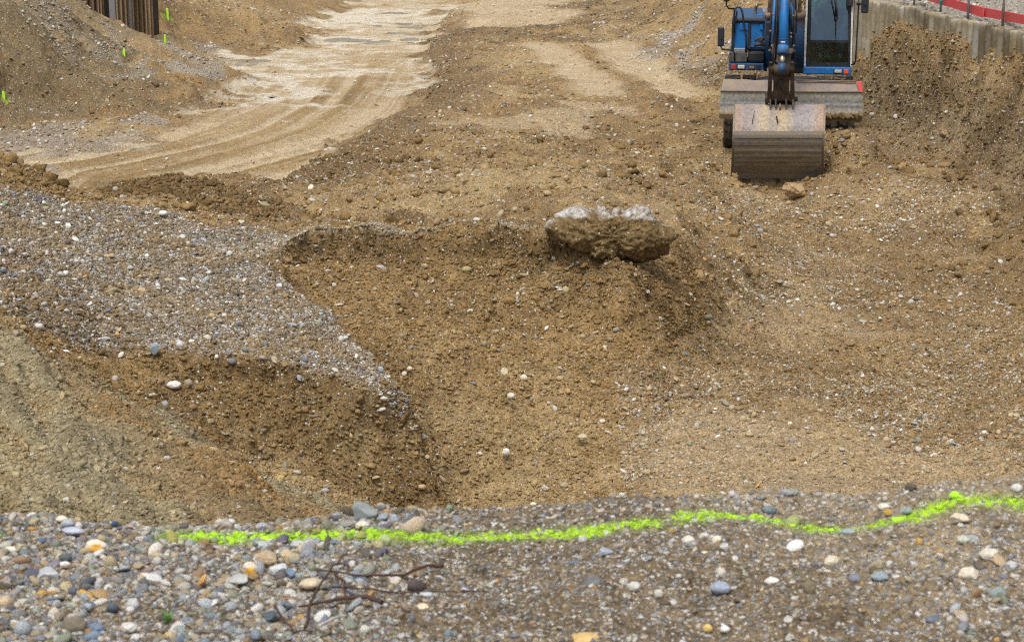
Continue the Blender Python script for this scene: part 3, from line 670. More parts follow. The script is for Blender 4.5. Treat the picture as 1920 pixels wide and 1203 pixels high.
def pick(n, dens, zmin=None):
    wgt = (CELL*dens).ravel(); cs = np.cumsum(wgt); 
    i = np.searchsorted(cs, rng.random(n)*cs[-1]); i = np.clip(i, 0, NR*NU-1); return i
def place(i, size, emb=.12, flatk=1.0):
    n = len(i); j1 = (rng.random(n)-.5); j2 = (rng.random(n)-.5)
    x = PXg.ravel()[i] + j1*Yg.ravel()[i]*(US[1]-US[0]); y = PYg.ravel()[i] + j2*np.repeat(rowh, NU, 1).ravel()[i]; z = PZg.ravel()[i]
    P = np.stack([x, y, z], 1) + NRM.reshape(-1, 3)[i]*(size*emb)[:, None]
    el = rng.normal(1, .22, (n, 3)).clip(.6, 1.7)
    S = size[:, None]*el
    E = np.stack([rng.normal(0, .35, n), rng.normal(0, .35, n), rng.random(n)*6.28], 1)
    return P, S, E
PAL = np.array([(.58, .56, .50), (.76, .75, .71), (.38, .41, .44), (.21, .245, .30), (.12, .135, .155), (.40, .34, .24), (.50, .40, .24), (.34, .22, .11), (.27, .29, .23), (.36, .27, .25), (.58, .34, .09), (.12, .095, .07)])
def palette(n, wts, jit=.12):
    wts = np.array(wts, float); wts /= wts.sum()
    k = rng.choice(len(PAL), n, p=wts)
    c = PAL[k]*(1+rng.normal(0, jit, (n, 1)))
    return np.clip(c + rng.normal(0, .012, (n, 3)), .02, .85)
W_FG = [15, 8, 18, 15, 8, 14, 7, 6, 9, 1.5, 1.2, 6]; W_HEAP = [16, 14, 13, 9, 4, 15, 8, 9, 5, 3, 1, 2]; W_FLOOR = [12, 9, 5, 2, .5, 22, 16, 20, 3, 1, 1, 2]
view = (np.abs(US)[None, :] < .31).astype(np.float32)
def sizes(n, a, b, k=2.2): return a + (b-a)*rng.random(n)**k
def mix_ground(i, K, f):
    g = col.reshape(-1, 3)[i]*1.15; return K*(1-f)+g*f
# the shelf in front of the camera
fgm = ((Yg > 3.3) & (Yg < 6.6) & (Hs > 3.0))*view
coarse = np.clip(.25 + sstep(.1, -.7, X_)*.9 + sstep(4.6, 3.9, Yg)*.35 + .7*fbm(X_, Y_, Z_, 2.1, 2, 71), .05, 1.5)
parts_ = []
def add(n, dens, s0, s1, k, W, emb=.12, tintf=.15, jit=.12, paint=False):
    i = pick(n, dens); s = sizes(n, s0, s1, k); P, S, E = place(i, s, emb); K = palette(n, W, jit)
    K = mix_ground(i, K, tintf)
    if paint:
        pk = (pm.ravel()[i] + rng.normal(0, .42, n) + .45*noise(P[:, 0]*9, P[:, 1]*9, P[:, 2]*9, 61)) < np.where(s > .03, .2, 1.0); K[pk] = np.array((.42, .70, .04))*(1+rng.normal(0, .12, (pk.sum(), 1)))
        pk = ((pm.ravel()[i] + rng.normal(0, .3, n)) < 1.9) & ~pk; K[pk] = K[pk]*.6+np.array((.30, .45, .06))*.4
        K = np.clip(K, 0.01, .9)
    parts_.append((P, S, E, K)); return i
def flush(name, cc, label, cat):
    o = scatter(name, cc, *[np.concatenate([p[k] for p in parts_]) for k in range(4)], label, cat); parts_.clear(); return o
add(60000, fgm*(.45+.55*coarse), .004, .015, 1.9, W_FG, .05, .33, paint=True)
add(6500, fgm*coarse**1.6, .013, .032, 2.6, W_FG, .08, .25, paint=True)
add(300, fgm*coarse, .030, .048, 1.8, W_FG, .2, .05, paint=True)
flush('gravel', PEBS, 'mixed grey, white and tan river gravel covering the shelf in the foreground', 'gravel')
heap = np.maximum(gr_heap, gr_lip*.6)*view
add(2200, gr_lip*view*(Yg > 18), .01, .034, 2.2, W_FLOOR, .12, .3)
add(34000, heap*(.25+.75*sstep(-.6, .7, n_b))*(Yg < 26), .009, .034, 2.2, W_HEAP, .1, .3)
add(1100, heap*(.4+sstep(.6, -1.5, X_/Yg*4))*(Yg < 26), .03, .075, 2.8, W_HEAP, .2, .1)
flush('gravel', PEBS, 'white and grey pebbles spread over the brown heap beside the hollow', 'gravel')
notfg = (Yg > 7)*view*(1-.93*FLAT)
patch = .08+sstep(-.35, .55, fbm(X_, Y_, Z_, .8, 3, 78))
add(26000, notfg*flr*patch, .010, .040, 2.4, W_FLOOR, .12, .3)
add(900, notfg*flr*sstep(-.2, .8, fbm(X_, Y_, Z_, .6, 2, 77)), .035, .075, 2.0, W_FLOOR, .2, .15)
mid = (Yg > 19)*(Yg < 34)*notfg*(1-flr)*(1-gr_heap)*(wx < 0)*(1-.8*face_r)
add(22000, mid*patch, .013, .05, 2.8, W_FLOOR, .12, .3)
add(350, mid, .05, .11, 2.0, W_FLOOR, .2, .3)
add(24000, (Yg > 32)*(Yg < 66)*notfg*(1+8*scree+3*scree2+5*scree3), .025, .09, 2.6, W_FLOOR, .15, .35)
add(6000, behind*(Yg < 50)*view, .02, .06, 2.0, W_HEAP, .15, .1)
add(3000, face_r*view*(wx < 0), .012, .045, 2.2, W_HEAP, .1, .5)
add(1500, (Yg > 12)*(Yg < 20.5)*notfg*(1-flr)*(1-olive)*(1-gr_heap), .02, .07, 3, W_FLOOR, .2, .3)
flush('gravel', PEBS, 'pale pebbles sprinkled over the brown floor and slopes of the pit', 'gravel')
fac = (Yg > 12)*(Yg < 21)*notfg*(1-olive)*(1-.8*gr_heap)*(1-.7*flr)
def addc(n, dens, s0, s1, k, gain=1.1, emb=.15):
    i = pick(n, dens); s = sizes(n, s0, s1, k); P, S, E = place(i, s, emb)
    K = np.clip(col.reshape(-1, 3)[i]*gain*(1+rng.normal(0, .13, (n, 1))), .02, .8); parts_.append((P, S, E, K))
addc(46000, fac, .010, .036, 2.2); addc(900, fac, .03, .07, 2.5)
addc(20000, olive*view*(Yg > 7), .007, .028, 2.2, 1.12); add(1500, olive*view*(Yg > 7), .01, .035, 2.5, W_FLOOR, .12, .4); addc(500, olive*view*(Yg > 7), .025, .06, 2.4, 1.2)
addc(14000, mid, .015, .055, 2.6); addc(700, mid*patch, .06, .15, 2.5, .95); addc(8000, heap*(Yg < 26), .015, .045, 2); addc(9000, notfg*flr, .012, .04, 2.2)
addc(6000, face_r*view*(wx < 0), .015, .07, 2.8, 1.0); addc(9000, (Yg > 33)*(Yg < 66)*notfg, .02, .08, 2.8, 1.0)
addc(5000, dark_soil*view*(Yg > 20)*(Yg < 27), .02, .07, 2, 1.0)
flush('soil_clods', CLODS, 'crumbly brown soil clods on the cut slopes', 'soil')
print('stones done')
#@@OBJ
# ------------------------------------------------------------------ mesh building helpers
class MB:
    def __init__(s, smooth=False): s.bm = bmesh.new(); s.sm = smooth
    def box(s, c, size, rot=None, taper=1.0):
        m = Matrix.Translation(Vector(c)) @ (Euler(rot).to_matrix().to_4x4() if rot else Matrix()) @ Matrix.Diagonal((*size, 1))
        r = bmesh.ops.create_cube(s.bm, size=1, matrix=Matrix())
        for v in r['verts']:
            if v.co.z > 0: v.co.x *= taper; v.co.y *= taper
            v.co = m @ v.co
        return s
    def bb(s, a, b):
        a, b = Vector(a), Vector(b); return s.box((a+b)/2, [abs(b[i]-a[i]) for i in range(3)])
    def tube(s, P, r, n=8, cap=True):
        P = [Vector(p) for p in P]; rs = r if isinstance(r, (list, tuple)) else [r]*len(P); rings = []
        for i, p in enumerate(P):
            d = (P[min(i+1, len(P)-1)]-P[max(i-1, 0)]).normalized()
            if i == 0:
                a = d.orthogonal().normalized()
            else: a = (a - d*a.dot(d)).normalized()
            b = d.cross(a); ring = []
            for k in range(n):
                t = 2*math.pi*k/n; ring.append(s.bm.verts.new(p + (a*math.cos(t)+b*math.sin(t))*rs[i]))
            rings.append(ring)
        for A, B in zip(rings[:-1], rings[1:]):
            for k in range(n):
                f = s.bm.faces.new([A[k], A[(k+1) % n], B[(k+1) % n], B[k]]); f.smooth = True
        if cap: s.bm.faces.new(rings[0][::-1]); s.bm.faces.new(rings[-1])
        return s
    def loft(s, secs, close=True, caps=True):
        rings = [[s.bm.verts.new(Vector(p)) for p in sec] for sec in secs]; n = len(rings[0])
        for A, B in zip(rings[:-1], rings[1:]):
            for k in range(n if close else n-1): s.bm.faces.new([A[k], A[(k+1) % n], B[(k+1) % n], B[k]])
        if caps: s.bm.faces.new(rings[0][::-1]); s.bm.faces.new(rings[-1])
        return s
    def torus(s, c, R_, r, axis='x', n=28, m=8):
        c = Vector(c); rings = []
        for i in range(n):
            t = 2*math.pi*i/n; ring = []
            for j in range(m):
                q = 2*math.pi*j/m; rr = R_+r*math.cos(q); h = r*math.sin(q)
                p = {'x': (h, rr*math.cos(t), rr*math.sin(t)), 'y': (rr*math.cos(t), h, rr*math.sin(t)), 'z': (rr*math.cos(t), rr*math.sin(t), h)}[axis]
                ring.append(s.bm.verts.new(c+Vector(p)))
            rings.append(ring)
        for i in range(n):
            A, B = rings[i], rings[(i+1) % n]
            for j in range(m): s.bm.faces.new([A[j], A[(j+1) % m], B[(j+1) % m], B[j]]).smooth = True
        return s
    def build(s, name, mat, parent=None, off=None, bevel=0):
        if bevel: bmesh.ops.bevel(s.bm, geom=s.bm.edges[:], offset=bevel, segments=2, profile=.5, affect='EDGES', clamp_overlap=True)
        bmesh.ops.recalc_face_normals(s.bm, faces=s.bm.faces)
        if off is not None: bmesh.ops.translate(s.bm, verts=s.bm.verts, vec=-Vector(off))
        if s.sm:
            for f in s.bm.faces: f.smooth = True
        me = bpy.data.meshes.new(name); s.bm.to_mesh(me); s.bm.free()
        return link(name, me, mat, parent)
def empty(name, loc):
    o = bpy.data.objects.new(name, None); C.objects.link(o); o.location = loc; o.empty_display_size = .2; return o
def surf(name, base, dirt=(.20, .15, .09), amt=.35, scale=3.0, rough_=.6, metal=0.0, stretch=(1, 1, 1), streak=0.0, spec=.4, third=None):
    """worn material: paint or metal, with dried mud and streaks in patches of their own"""
    m, nt, b = NT(name); tc = N(nt, 'ShaderNodeTexCoord').outputs['Object']
    mp = N(nt, 'ShaderNodeMapping'); mp.inputs[3].default_value = stretch; lk(nt, tc, mp.inputs[0])
    n1 = N(nt, 'ShaderNodeTexNoise', i_Scale=scale, i_Detail=8.0, i_Roughness=.7); lk(nt, mp.outputs[0], n1.inputs[0])
    n2 = N(nt, 'ShaderNodeTexNoise', i_Scale=scale*6, i_Detail=5.0, i_Roughness=.7); lk(nt, mp.outputs[0], n2.inputs[0])
    c = mixc(nt, ramp(nt, n2.outputs[0], [(.3, (0, 0, 0)), (.75, (1, 1, 1))]), tuple(x*.8 for x in base), tuple(min(1, x*1.22) for x in base))
    if third: c = mixc(nt, ramp(nt, n2.outputs[0], [(.46, (0, 0, 0)), (.62, (.85, .85, .85))]), c, third)
    k = ramp(nt, n1.outputs[0], [(max(0, .62-amt*.5), (0, 0, 0)), (min(1, .78-amt*.35), (.9, .9, .9))])
    c = mixc(nt, k, c, dirt)
    if streak:
        mp2 = N(nt, 'ShaderNodeMapping'); mp2.inputs[3].default_value = (14, 14, .8); lk(nt, tc, mp2.inputs[0])
        n3 = N(nt, 'ShaderNodeTexNoise', i_Scale=1.0, i_Detail=4.0); lk(nt, mp2.outputs[0], n3.inputs[0])
        c = mixc(nt, ramp(nt, n3.outputs[0], [(.52, (0, 0, 0)), (.72, (streak,)*3)]), c, tuple(x*.6 for x in dirt))
    if name.endswith('concrete'):      # every pile cast a little lighter or darker
        oi = N(nt, 'ShaderNodeObjectInfo').outputs['Random']; c = mixc(nt, 1.0, c, ramp(nt, oi, [(0, (.62, .60, .56)), (.5, (.95, .94, .9)), (1, (1.3, 1.28, 1.22))]), 'MULTIPLY')
    lk(nt, c, b.inputs['Base Color']); b.inputs['Metallic'].default_value = metal; b.inputs['Specular IOR Level'].default_value = spec
    rr = N(nt, 'ShaderNodeMapRange'); lk(nt, n1.outputs[0], rr.inputs[0]); rr.inputs[3].default_value = rough_-.12; rr.inputs[4].default_value = min(1, rough_+.3); lk(nt, rr.outputs[0], b.inputs['Roughness'])
    bp = N(nt, 'ShaderNodeBump'); bp.inputs['Strength'].default_value = .3; bp.inputs['Distance'].default_value = .01; lk(nt, n2.outputs[0], bp.inputs['Height']); lk(nt, bp.outputs[0], b.inputs['Normal'])
    return m
BLUE = surf('blue_paint', (.006, .135, .40), (.13, .10, .07), .12, 2.2, .42, streak=.5)
BLUE_D = surf('grimy_blue_paint', (.008, .07, .19), (.05, .045, .04), .35, 3, .5, streak=.6)
BLACKM = surf('black_steel', (.012, .013, .015), (.05, .042, .035), .3, 4, .55)
GREYP = surf('dusty_black_plastic', (.045, .05, .055), (.12, .10, .08), .4, 5, .6)
GREASE = surf('greasy_steel', (.05, .038, .03), (.10, .075, .05), .4, 6, .5, .4, third=(.015, .013, .012))
STEEL = surf('worn_steel', (.20, .185, .165), (.24, .18, .11), .4, 2.5, .5, .5, third=(.11, .10, .10))
BUCK = surf('bucket_steel', (.26, .235, .195), (.22, .165, .10), .3, 2.4, .6, .2, (.4, 1, 1), third=(.33, .29, .22))
RUSTY = surf('rusty_bucket_steel', (.20, .17, .165), (.27, .16, .08), .5, 1.7, .5, .3, third=(.33, .30, .28))
BLADE = surf('blade_steel', (.36, .345, .30), (.24, .19, .12), .5, 2.2, .5, .2, (.35, 1, 5), third=(.17, .175, .20))
BLADE_T = surf('upper_blade_steel', (.20, .16, .145), (.30, .23, .15), .4, 3, .55, .2, third=(.12, .10, .10))
MUD = surf('packed_mud', (.20, .14, .075), (.13, .09, .05), .4, 8, .95, spec=.1)
CHROME = surf('chrome_rod', (.48, .42, .34), (.28, .22, .15), .3, 4, .28, .9)
HOSE = surf('hose_rubber', (.012, .012, .014), (.06, .05, .04), .25, 9, .55)
TYRE = surf('tyre_rubber', (.022, .021, .02), (.13, .10, .065), .45, 5, .85, spec=.2)
WHITEP = surf('white_paint', (.66, .65, .61), (.36, .31, .24), .25, 4, .45)
FRAMEM = surf('dark_cab_frame', (.012, .016, .024), (.06, .055, .05), .2, 6, .4)
SEATM = surf('seat_fabric', (.035, .055, .085), (.05, .06, .07), .2, 9, .9, spec=.1)
REDP = surf('red_paint', (.50, .03, .025), (.2, .13, .1), .15, 6, .45)
CONC = surf('concrete', (.34, .31, .245), (.19, .15, .09), .42, 3.0, .9, spec=.15, streak=.5, third=(.27, .245, .195))
CONCW = surf('pale_concrete', (.42, .40, .36), (.30, .25, .17), .3, 3.0, .9, spec=.15, streak=.4)
REDW = surf('red_painted_wood', (.60, .085, .085), (.33, .12, .10), .25, 3, .75, spec=.2, stretch=(1, 1, 4))
GALV = surf('galvanised_steel', (.26, .28, .31), (.22, .18, .13), .3, 5, .45, .6)
TEAL = surf('teal_paint', (.03, .34, .30), (.2, .2, .15), .2, 5, .5)
BEAMB = surf('blue_grey_steel', (.19, .215, .26), (.29, .19, .11), .42, 1.2, .6, .3, (1.5, 1.5, .4))
RUSTB = surf('rusty_sheet_steel', (.25, .16, .095), (.38, .29, .18), .5, 1.2, .8, .15, (2, 2, .25), third=(.12, .075, .045))
DARKB = surf('dark_steel', (.05, .042, .035), (.10, .08, .05), .3, 1.6, .7, .2, (1.5, 1.5, .4))
LIME = surf('lime_marker_paint', (.42, .86, .03), (.3, .55, .05), .2, 12, .6)
def banded(name, axis, lo, hi, stops, wob=.03, ns=5.0, rough_=.6):
    m = surf(name, (.3, .28, .25), (.26, .19, .12), .2, 3, rough_, .2); nt = m.node_tree; b = nt.nodes['Principled BSDF']; old = b.inputs['Base Color'].links[0].from_socket
    tc = N(nt, 'ShaderNodeTexCoord').outputs['Object']; sx = N(nt, 'ShaderNodeSeparateXYZ'); lk(nt, tc, sx.inputs[0])
    nz = N(nt, 'ShaderNodeTexNoise', i_Scale=ns, i_Detail=6.0, i_Roughness=.7); lk(nt, tc, nz.inputs[0])
    v = math_(nt, 'ADD', sx.outputs[axis], math_(nt, 'MULTIPLY', math_(nt, 'SUBTRACT', nz.outputs[0], .5), wob*4))
    mr = N(nt, 'ShaderNodeMapRange'); lk(nt, v, mr.inputs[0]); mr.inputs[1].default_value = lo; mr.inputs[2].default_value = hi
    c = ramp(nt, mr.outputs[0], stops); n3 = N(nt, 'ShaderNodeTexNoise', i_Scale=26.0, i_Detail=6.0, i_Roughness=.75); lk(nt, tc, n3.inputs[0])
    c = mixc(nt, .25, c, old); c = mixc(nt, 1.0, c, ramp(nt, n3.outputs[0], [(.3, (.45, .42, .4)), (.5, (1, 1, 1)), (.72, (1.45, 1.42, 1.35))]), 'MULTIPLY'); lk(nt, c, b.inputs['Base Color']); return m
def flatmat(name, c, rough_=.5, metal=0, emit=0, trans=0, alpha=1):
    m, nt, b = NT(name); n1 = N(nt, 'ShaderNodeTexNoise', i_Scale=12.0, i_Detail=3.0)
    lk(nt, mixc(nt, n1.outputs[0], tuple(x*.85 for x in c), tuple(min(1, x*1.1) for x in c)), b.inputs['Base Color'])
    b.inputs['Roughness'].default_value = rough_; b.inputs['Metallic'].default_value = metal; b.inputs['Transmission Weight'].default_value = trans
    b.inputs['Alpha'].default_value = alpha; return m
ORANGE = flatmat('orange_lens', (.75, .10, .02), .25); REDL = flatmat('red_lens', (.40, .035, .02), .3); LAMP = flatmat('lamp_glass', (.55, .55, .52), .15, .3)
SKIN = flatmat('skin', (.46, .27, .19), .6); SHIRT = flatmat('blue_shirt', (.04, .075, .14), .9); JEANS = flatmat('trousers', (.09, .13, .19), .9); HAIR = flatmat('hair', (.16, .13, .11), .8)
MIRR = flatmat('mirror_back', (.015, .02, .03), .45); YEL = flatmat('yellow_cap', (.7, .45, .03), .5); GOLD = flatmat('gold_lettering', (.42, .33, .16), .6); STICK = flatmat('pale_sticker', (.6, .6, .62), .6); RAG = flatmat('olive_rag', (.30, .36, .17), .9)
def glassmat(name, tint, gl):
    m = bpy.data.materials.new(name); m.use_nodes = True; nt = m.node_tree; nt.nodes.clear()
    o = nt.nodes.new('ShaderNodeOutputMaterial'); t = nt.nodes.new('ShaderNodeBsdfTransparent'); t.inputs[0].default_value = (*tint, 1)
    g = nt.nodes.new('ShaderNodeBsdfGlossy'); g.inputs['Roughness'].default_value = .04; g.inputs[0].default_value = (.8, .9, 1, 1)
    mx = nt.nodes.new('ShaderNodeMixShader'); mx.inputs[0].default_value = gl
    lk(nt, t.outputs[0], mx.inputs[1]); lk(nt, g.outputs[0], mx.inputs[2]); lk(nt, mx.outputs[0], o.inputs[0]); return m
GLASS_U = glassmat('windscreen_glass', (.36, .60, .74), .07); GLASS_L = glassmat('green_lower_glass', (.30, .46, .38), .06); GLASS_S = glassmat('side_glass', (.75, .85, .85), .08)

# ------------------------------------------------------------------ blue wheeled excavator
GX0 = at(1482, 250, 33.6); O = Vector((GX0.x, 33.6, .33)); YAW = R(-7)
RZ = Matrix.Rotation(YAW, 3, 'Z'); RI = RZ.inverted()
def mt(px, py, Y):      # photo position -> the machine's own upright frame (it stands turned by YAW)
    d = RI @ (at(px, py, 1)-Vector((0, 0, CAMZ))); o = RI @ (Vector((0, 0, CAMZ))-O) + O
    return o + d*((Y-o.y)/d.y)
def c1(cx, cy, Y): return mt(1320+cx/3.1667, cy/3.1667, Y)
def ca(cx, cy, Y): return mt(1335+cx/8.0222, cy/8.02, Y)
def cb(cx, cy, Y): return mt(1480+cx/8.0222, cy/8.02, Y)
ex = empty('wheeled_excavator', O); ex.rotation_euler = (0, 0, YAW)
tag(ex, 'blue wheeled excavator facing the camera with its broad steel bucket lowered to the ground', 'excavator')
SPLIT = {'blade_arm', 'handrail', 'boom_bracket', 'pipe_fitting', 'edge_bolt', 'hose', 'ear', 'hydraulic_pipe', 'side_frame', 'rear_wall', 'weld_scar', 'rail_post', 'grab_rail', 'linkage'}
def islands(mb):
    seen_, out = set(), []
    for v in mb.bm.verts:
        if v in seen_: continue
        st, grp = [v], []
        seen_.add(v)
        while st:
            a = st.pop(); grp.append(a)
            for e_ in a.link_edges:
                b_ = e_.other_vert(a)
                if b_ not in seen_: seen_.add(b_); st.append(b_)
        out.append(grp)
    return out
def part(mb, name, mat, parent=ex, bevel=0, label=None):
    if name in SPLIT:
        gs = islands(mb)
        if len(gs) > 1:
            for k in range(1, len(gs)):
                g = set(gs[k]); vm = {}; nb = MB(mb.sm)
                for v in gs[k]: vm[v] = nb.bm.verts.new(v.co)
                for f in mb.bm.faces:
                    if f.verts[0] in g: nb.bm.faces.new([vm[v] for v in f.verts]).smooth = f.smooth
                nb.build(name, mat, parent, O, bevel)
            bmesh.ops.delete(mb.bm, geom=[v for g in gs[1:] for v in g], context='VERTS')
    o = mb.build(name, mat, parent, O, bevel)
    if label: o['label'] = label
    return o
# chassis, turntable, wheels
mb = MB(); mb.bb((O.x-.55, 33.0, .75), (O.x+.55, 37.2, 1.12)); mb.bb((O.x-.95, 33.3, .72), (O.x+.95, 33.7, .95)); mb.bb((O.x-.95, 36.2, .72), (O.x+.95, 36.6, .95))
chassis = part(mb, 'chassis', BLACKM, bevel=.02)
mb = MB(); mb.tube([(O.x, 35.0, 1.1), (O.x, 35.0, 1.42)], .62, 28); part(mb, 'turntable', BLACKM)
def wheel(x, y, w=.26, r=.5):
    t = MB(); n = 40
    pr = [(-w/2, r*.55), (-w/2, r*.9), (-w*.42, r*.975), (w*.42, r*.975), (w/2, r*.9), (w/2, r*.55)]
    t.loft([[(x+a, y+b*math.cos(2*math.pi*k/n), .33+r+b*math.sin(2*math.pi*k/n)) for a, b in pr] for k in range(n+1)], close=True, caps=False)
    for k in range(22):      # tread blocks, chevron pairs
        for sgn in (-1, 1):
            a = 2*math.pi*(k+(.25 if sgn > 0 else 0))/22
            m = Matrix.Translation((x+sgn*w*.23, y, .33+r)) @ Matrix.Rotation(a, 4, 'X') @ Matrix.Translation((0, 0, r*.985)) @ Matrix.Rotation(sgn*.45, 4, 'Z') @ Matrix.Diagonal((w*.44, .085, .03, 1))
            for v in bmesh.ops.create_cube(t.bm, size=1)['verts']: v.co = m @ v.co
    wh = part(t, 'wheel', TYRE)
    h = MB(); h.tube([(x-w*.35, y, .33+r), (x+w*.35, y, .33+r)], r*.56, 24); h.tube([(x-w*.5, y, .33+r), (x+w*.5, y, .33+r)], r*.2, 12); part(h, 'rim', BLUE_D, wh)
    return wh
xl = c1(120, 760, 33.5).x
for y in (33.5, 36.4):
    for x in (xl+.12, xl+.42, O.x+.66, O.x+.95): wheel(x, y)
# dozer blade: upper curved band, creased plate, worn lip
def blade():
    Yb = 32.35
    zl, zh = c1(500, 690, Yb).z-O.z, c1(500, 545, Yb).z-O.z
    BLADE = banded('banded_blade_steel', 2, zl, zh, [(0, (.30, .22, .13)), (.14, (.47, .42, .33)), (.3, (.42, .39, .33)), (.40, (.15, .155, .18)), (.5, (.40, .38, .34)), (.6, (.20, .21, .22)), (.8, (.34, .32, .26)), (1, (.40, .36, .28))], .012, 4.0)
    top = [(115, 472, .16), (100, 541, .04), (96, 600, 0), (92, 676, .05)]; topr = [(936, 484, .16), (941, 547, .04), (941, 610, 0), (941, 695, .05)]
    mb = MB()
    def strip(i, j, mat, name, par=ex, lab=None):
        m = MB(); secs = []
        A = [c1(*top[i][:2], Yb+top[i][2]), c1(*top[j][:2], Yb+top[j][2])]; B = [c1(*topr[i][:2], Yb+topr[i][2]), c1(*topr[j][:2], Yb+topr[j][2])]
        n = 30
        for k in range(n+1):
            t = k/n; p, q = A[0].lerp(B[0], t), A[1].lerp(B[1], t); sag = .006*math.sin(t*19)+.004*math.sin(t*47)
            p.z += sag if i == 0 else 0
            secs.append([p, q, q+Vector((0, .03, 0)), p+Vector((0, .03, 0))])
        m.loft(secs); return part(m, name, mat, par, label=lab)
    b = strip(1, 3, BLADE, 'dozer_blade'); strip(0, 1, BLADE_T, 'blade_crest', b, 'dark rusty upper band of the blade')
    m = MB(); a, c = c1(92, 676, Yb+.03), c1(941, 695, Yb+.03); a2, c2 = c1(92, 705, Yb+.05), c1(941, 724, Yb+.05); d = Vector((0, .16, 0))
    m.loft([[a, a2, a2+d, a+d], [c, c2, c2+d, c+d]]); part(m, 'blade_lip', MUD, b)
    m = MB()
    for x, yy in ((100, 541), (941, 548)):      # crease weld
        pass
    a, c = c1(99, 541, Yb+.025), c1(941, 548, Yb+.025); m.tube([a, c], .012, 6); part(m, 'crease_bar', STEEL, b)
    m = MB(); n = 24
    for k in range(n):
        t = .55+.45*k/n; p = a.lerp(c, t); p = c1(92+849*t, 676+19*t-3, Yb-.02); m.box(p+Vector((0, .02, random.uniform(-.01, .02))), (.07, .09, random.uniform(.02, .07)), (random.random(), random.random(), random.random()))
    part(m, 'mud_crust', MUD, b)
    m = MB(); p = [c1(905, 487, Yb+.10), c1(937, 486, Yb+.12), c1(942, 546, Yb+.02), c1(925, 546, Yb+.02)]; m.loft([p, [q+Vector((0, -.008, 0)) for q in p]]); part(m, 'red_corner', REDP, b)
    m = MB(); p = [c1(545, 478, Yb+.12), c1(905, 484, Yb+.12)]; m.tube([p[0], p[1]], .014, 6); part(m, 'top_bar', RUSTY, b)
    for cx in (125, 848):
        m = MB(); m.bb(c1(cx, 448, Yb+.5), c1(cx+38, 476, Yb+.3)); part(m, 'blade_bracket', BLACKM, b)
    m = MB()
    for cx in (330, 640):
        m.loft([[c1(cx, 600, Yb+.16)+Vector((dx, 0, dz)) for dx, dz in ((-.05, -.08), (.05, -.08), (.05, .08), (-.05, .08))], [Vector((O.x+(-.4 if cx < 400 else .4)+dx, 33.3, .85+dz)) for dx, dz in ((-.05, -.08), (.05, -.08), (.05, .08), (-.05, .08))]])
    part(m, 'blade_arm', BLACKM, b)
blade()
# left hand housing with its doors, lower box and lamp strip
Yh = 33.15
def fbox(a, b_, Y0, depth, mat, name, parent=ex, bevel=.012, label=None):
    p, q = a(Y0), b_(Y0); m = MB(); m.bb((p.x, Y0, p.z), (q.x, Y0+depth, q.z)); return part(m, name, mat, parent, bevel, label)
def box_c(x0, y0, x1, y1, Y0, depth, mat, name, parent=ex, bevel=.012, f=c1, label=None):
    return fbox(lambda Y: f(x0, y0, Y), lambda Y: f(x1, y1, Y), Y0, depth, mat, name, parent, bevel, label)
hous = box_c(168, 118, 392, 300, Yh+.05, 2.9, BLUE_D, 'engine_housing', bevel=.03)
box_c(176, 140, 266, 286, Yh+.02, .05, BLUE, 'panel', hous, .01); box_c(272, 146, 346, 284, Yh+.035, .05, BLUE, 'panel', hous, .01)
box_c(212, 138, 260, 180, Yh, .03, BLUE, 'hinge_plate', hous, .004); box_c(332, 148, 350, 178, Yh+.01, .03, BLUE, 'hinge_plate', hous, .004)
box_c(264, 142, 274, 292, Yh, .05, BLACKM, 'seam_post', hous, .006)
box_c(192, 118, 360, 132, Yh-.01, .4, BLACKM, 'top_tray', hous, .01)
box_c(176, 286, 255, 312, Yh-.02, .3, GALV, 'ledge', hous, .01)
low = box_c(150, 308, 256, 374, Yh-.07, 1.2, GREYP, 'battery_box', bevel=.025); box_c(262, 306, 356, 374, Yh-.05, 1.2, BLACKM, 'tool_box', bevel=.04)
st_ = box_c(146, 376, 352, 420, Yh-.1, 1.2, BLUE_D, 'lamp_strip', bevel=.012)
box_c(161, 384, 187, 411, Yh-.115, .05, REDL, 'red_lamp', st_, .005); h = box_c(194, 383, 246, 414, Yh-.11, .04, BLACKM, 'lamp_surround', st_, .005); box_c(200, 387, 241, 410, Yh-.125, .04, LAMP, 'headlight', st_, .01)
for x in (262, 310):
    g = box_c(x, 386, x+(40 if x < 300 else 30), 414, Yh-.11, .04, BLACKM, 'grille', st_, .003)
box_c(268, 392, 298, 408, Yh-.116, .02, STEEL, 'number_plate', st_, .002)
# exhaust, rails, tops behind
m = MB(); m.tube([ca(640, 300, 34.6), ca(650, 220, 34.6), ca(655, 130, 34.6), ca(668, 90, 34.58), ca(690, 85, 34.55)], [.032, .032, .034, .034, .03], 12); part(m, 'exhaust_pipe', CHROME)
box_c(755, 150, 830, 240, 35.2, .7, GALV, 'air_cleaner', f=ca, bevel=.04)
m = MB(); m.tube([ca(665, 235, 34.2), ca(800, 235, 34.2)], .022, 8); m.tube([ca(655, 300, 34.0), ca(670, 268, 34.0), ca(750, 268, 34.0), ca(760, 300, 34.0)], .014, 8); part(m, 'handrail', BLUE)
m = MB(); m.tube([ca(340, 500, 33.1), ca(330, 300, 33.1), ca(338, 150, 33.1), ca(375, 112, 33.1), ca(425, 115, 33.1), ca(455, 180, 33.1), ca(480, 360, 33.1), ca(520, 590, 33.1), ca(508, 790, 33.1)], .017, 8)
m.tube([ca(330, 135, 33.1), ca(250, 130, 33.05), ca(218, 90, 33.0), ca(215, 0, 33.0), ca(215, -40, 33.0)], .015, 8); m.tube([ca(345, 140, 33.1), ca(374, 180, 33.1), ca(365, 290, 33.1)], .015, 8); part(m, 'grab_rail', FRAMEM)
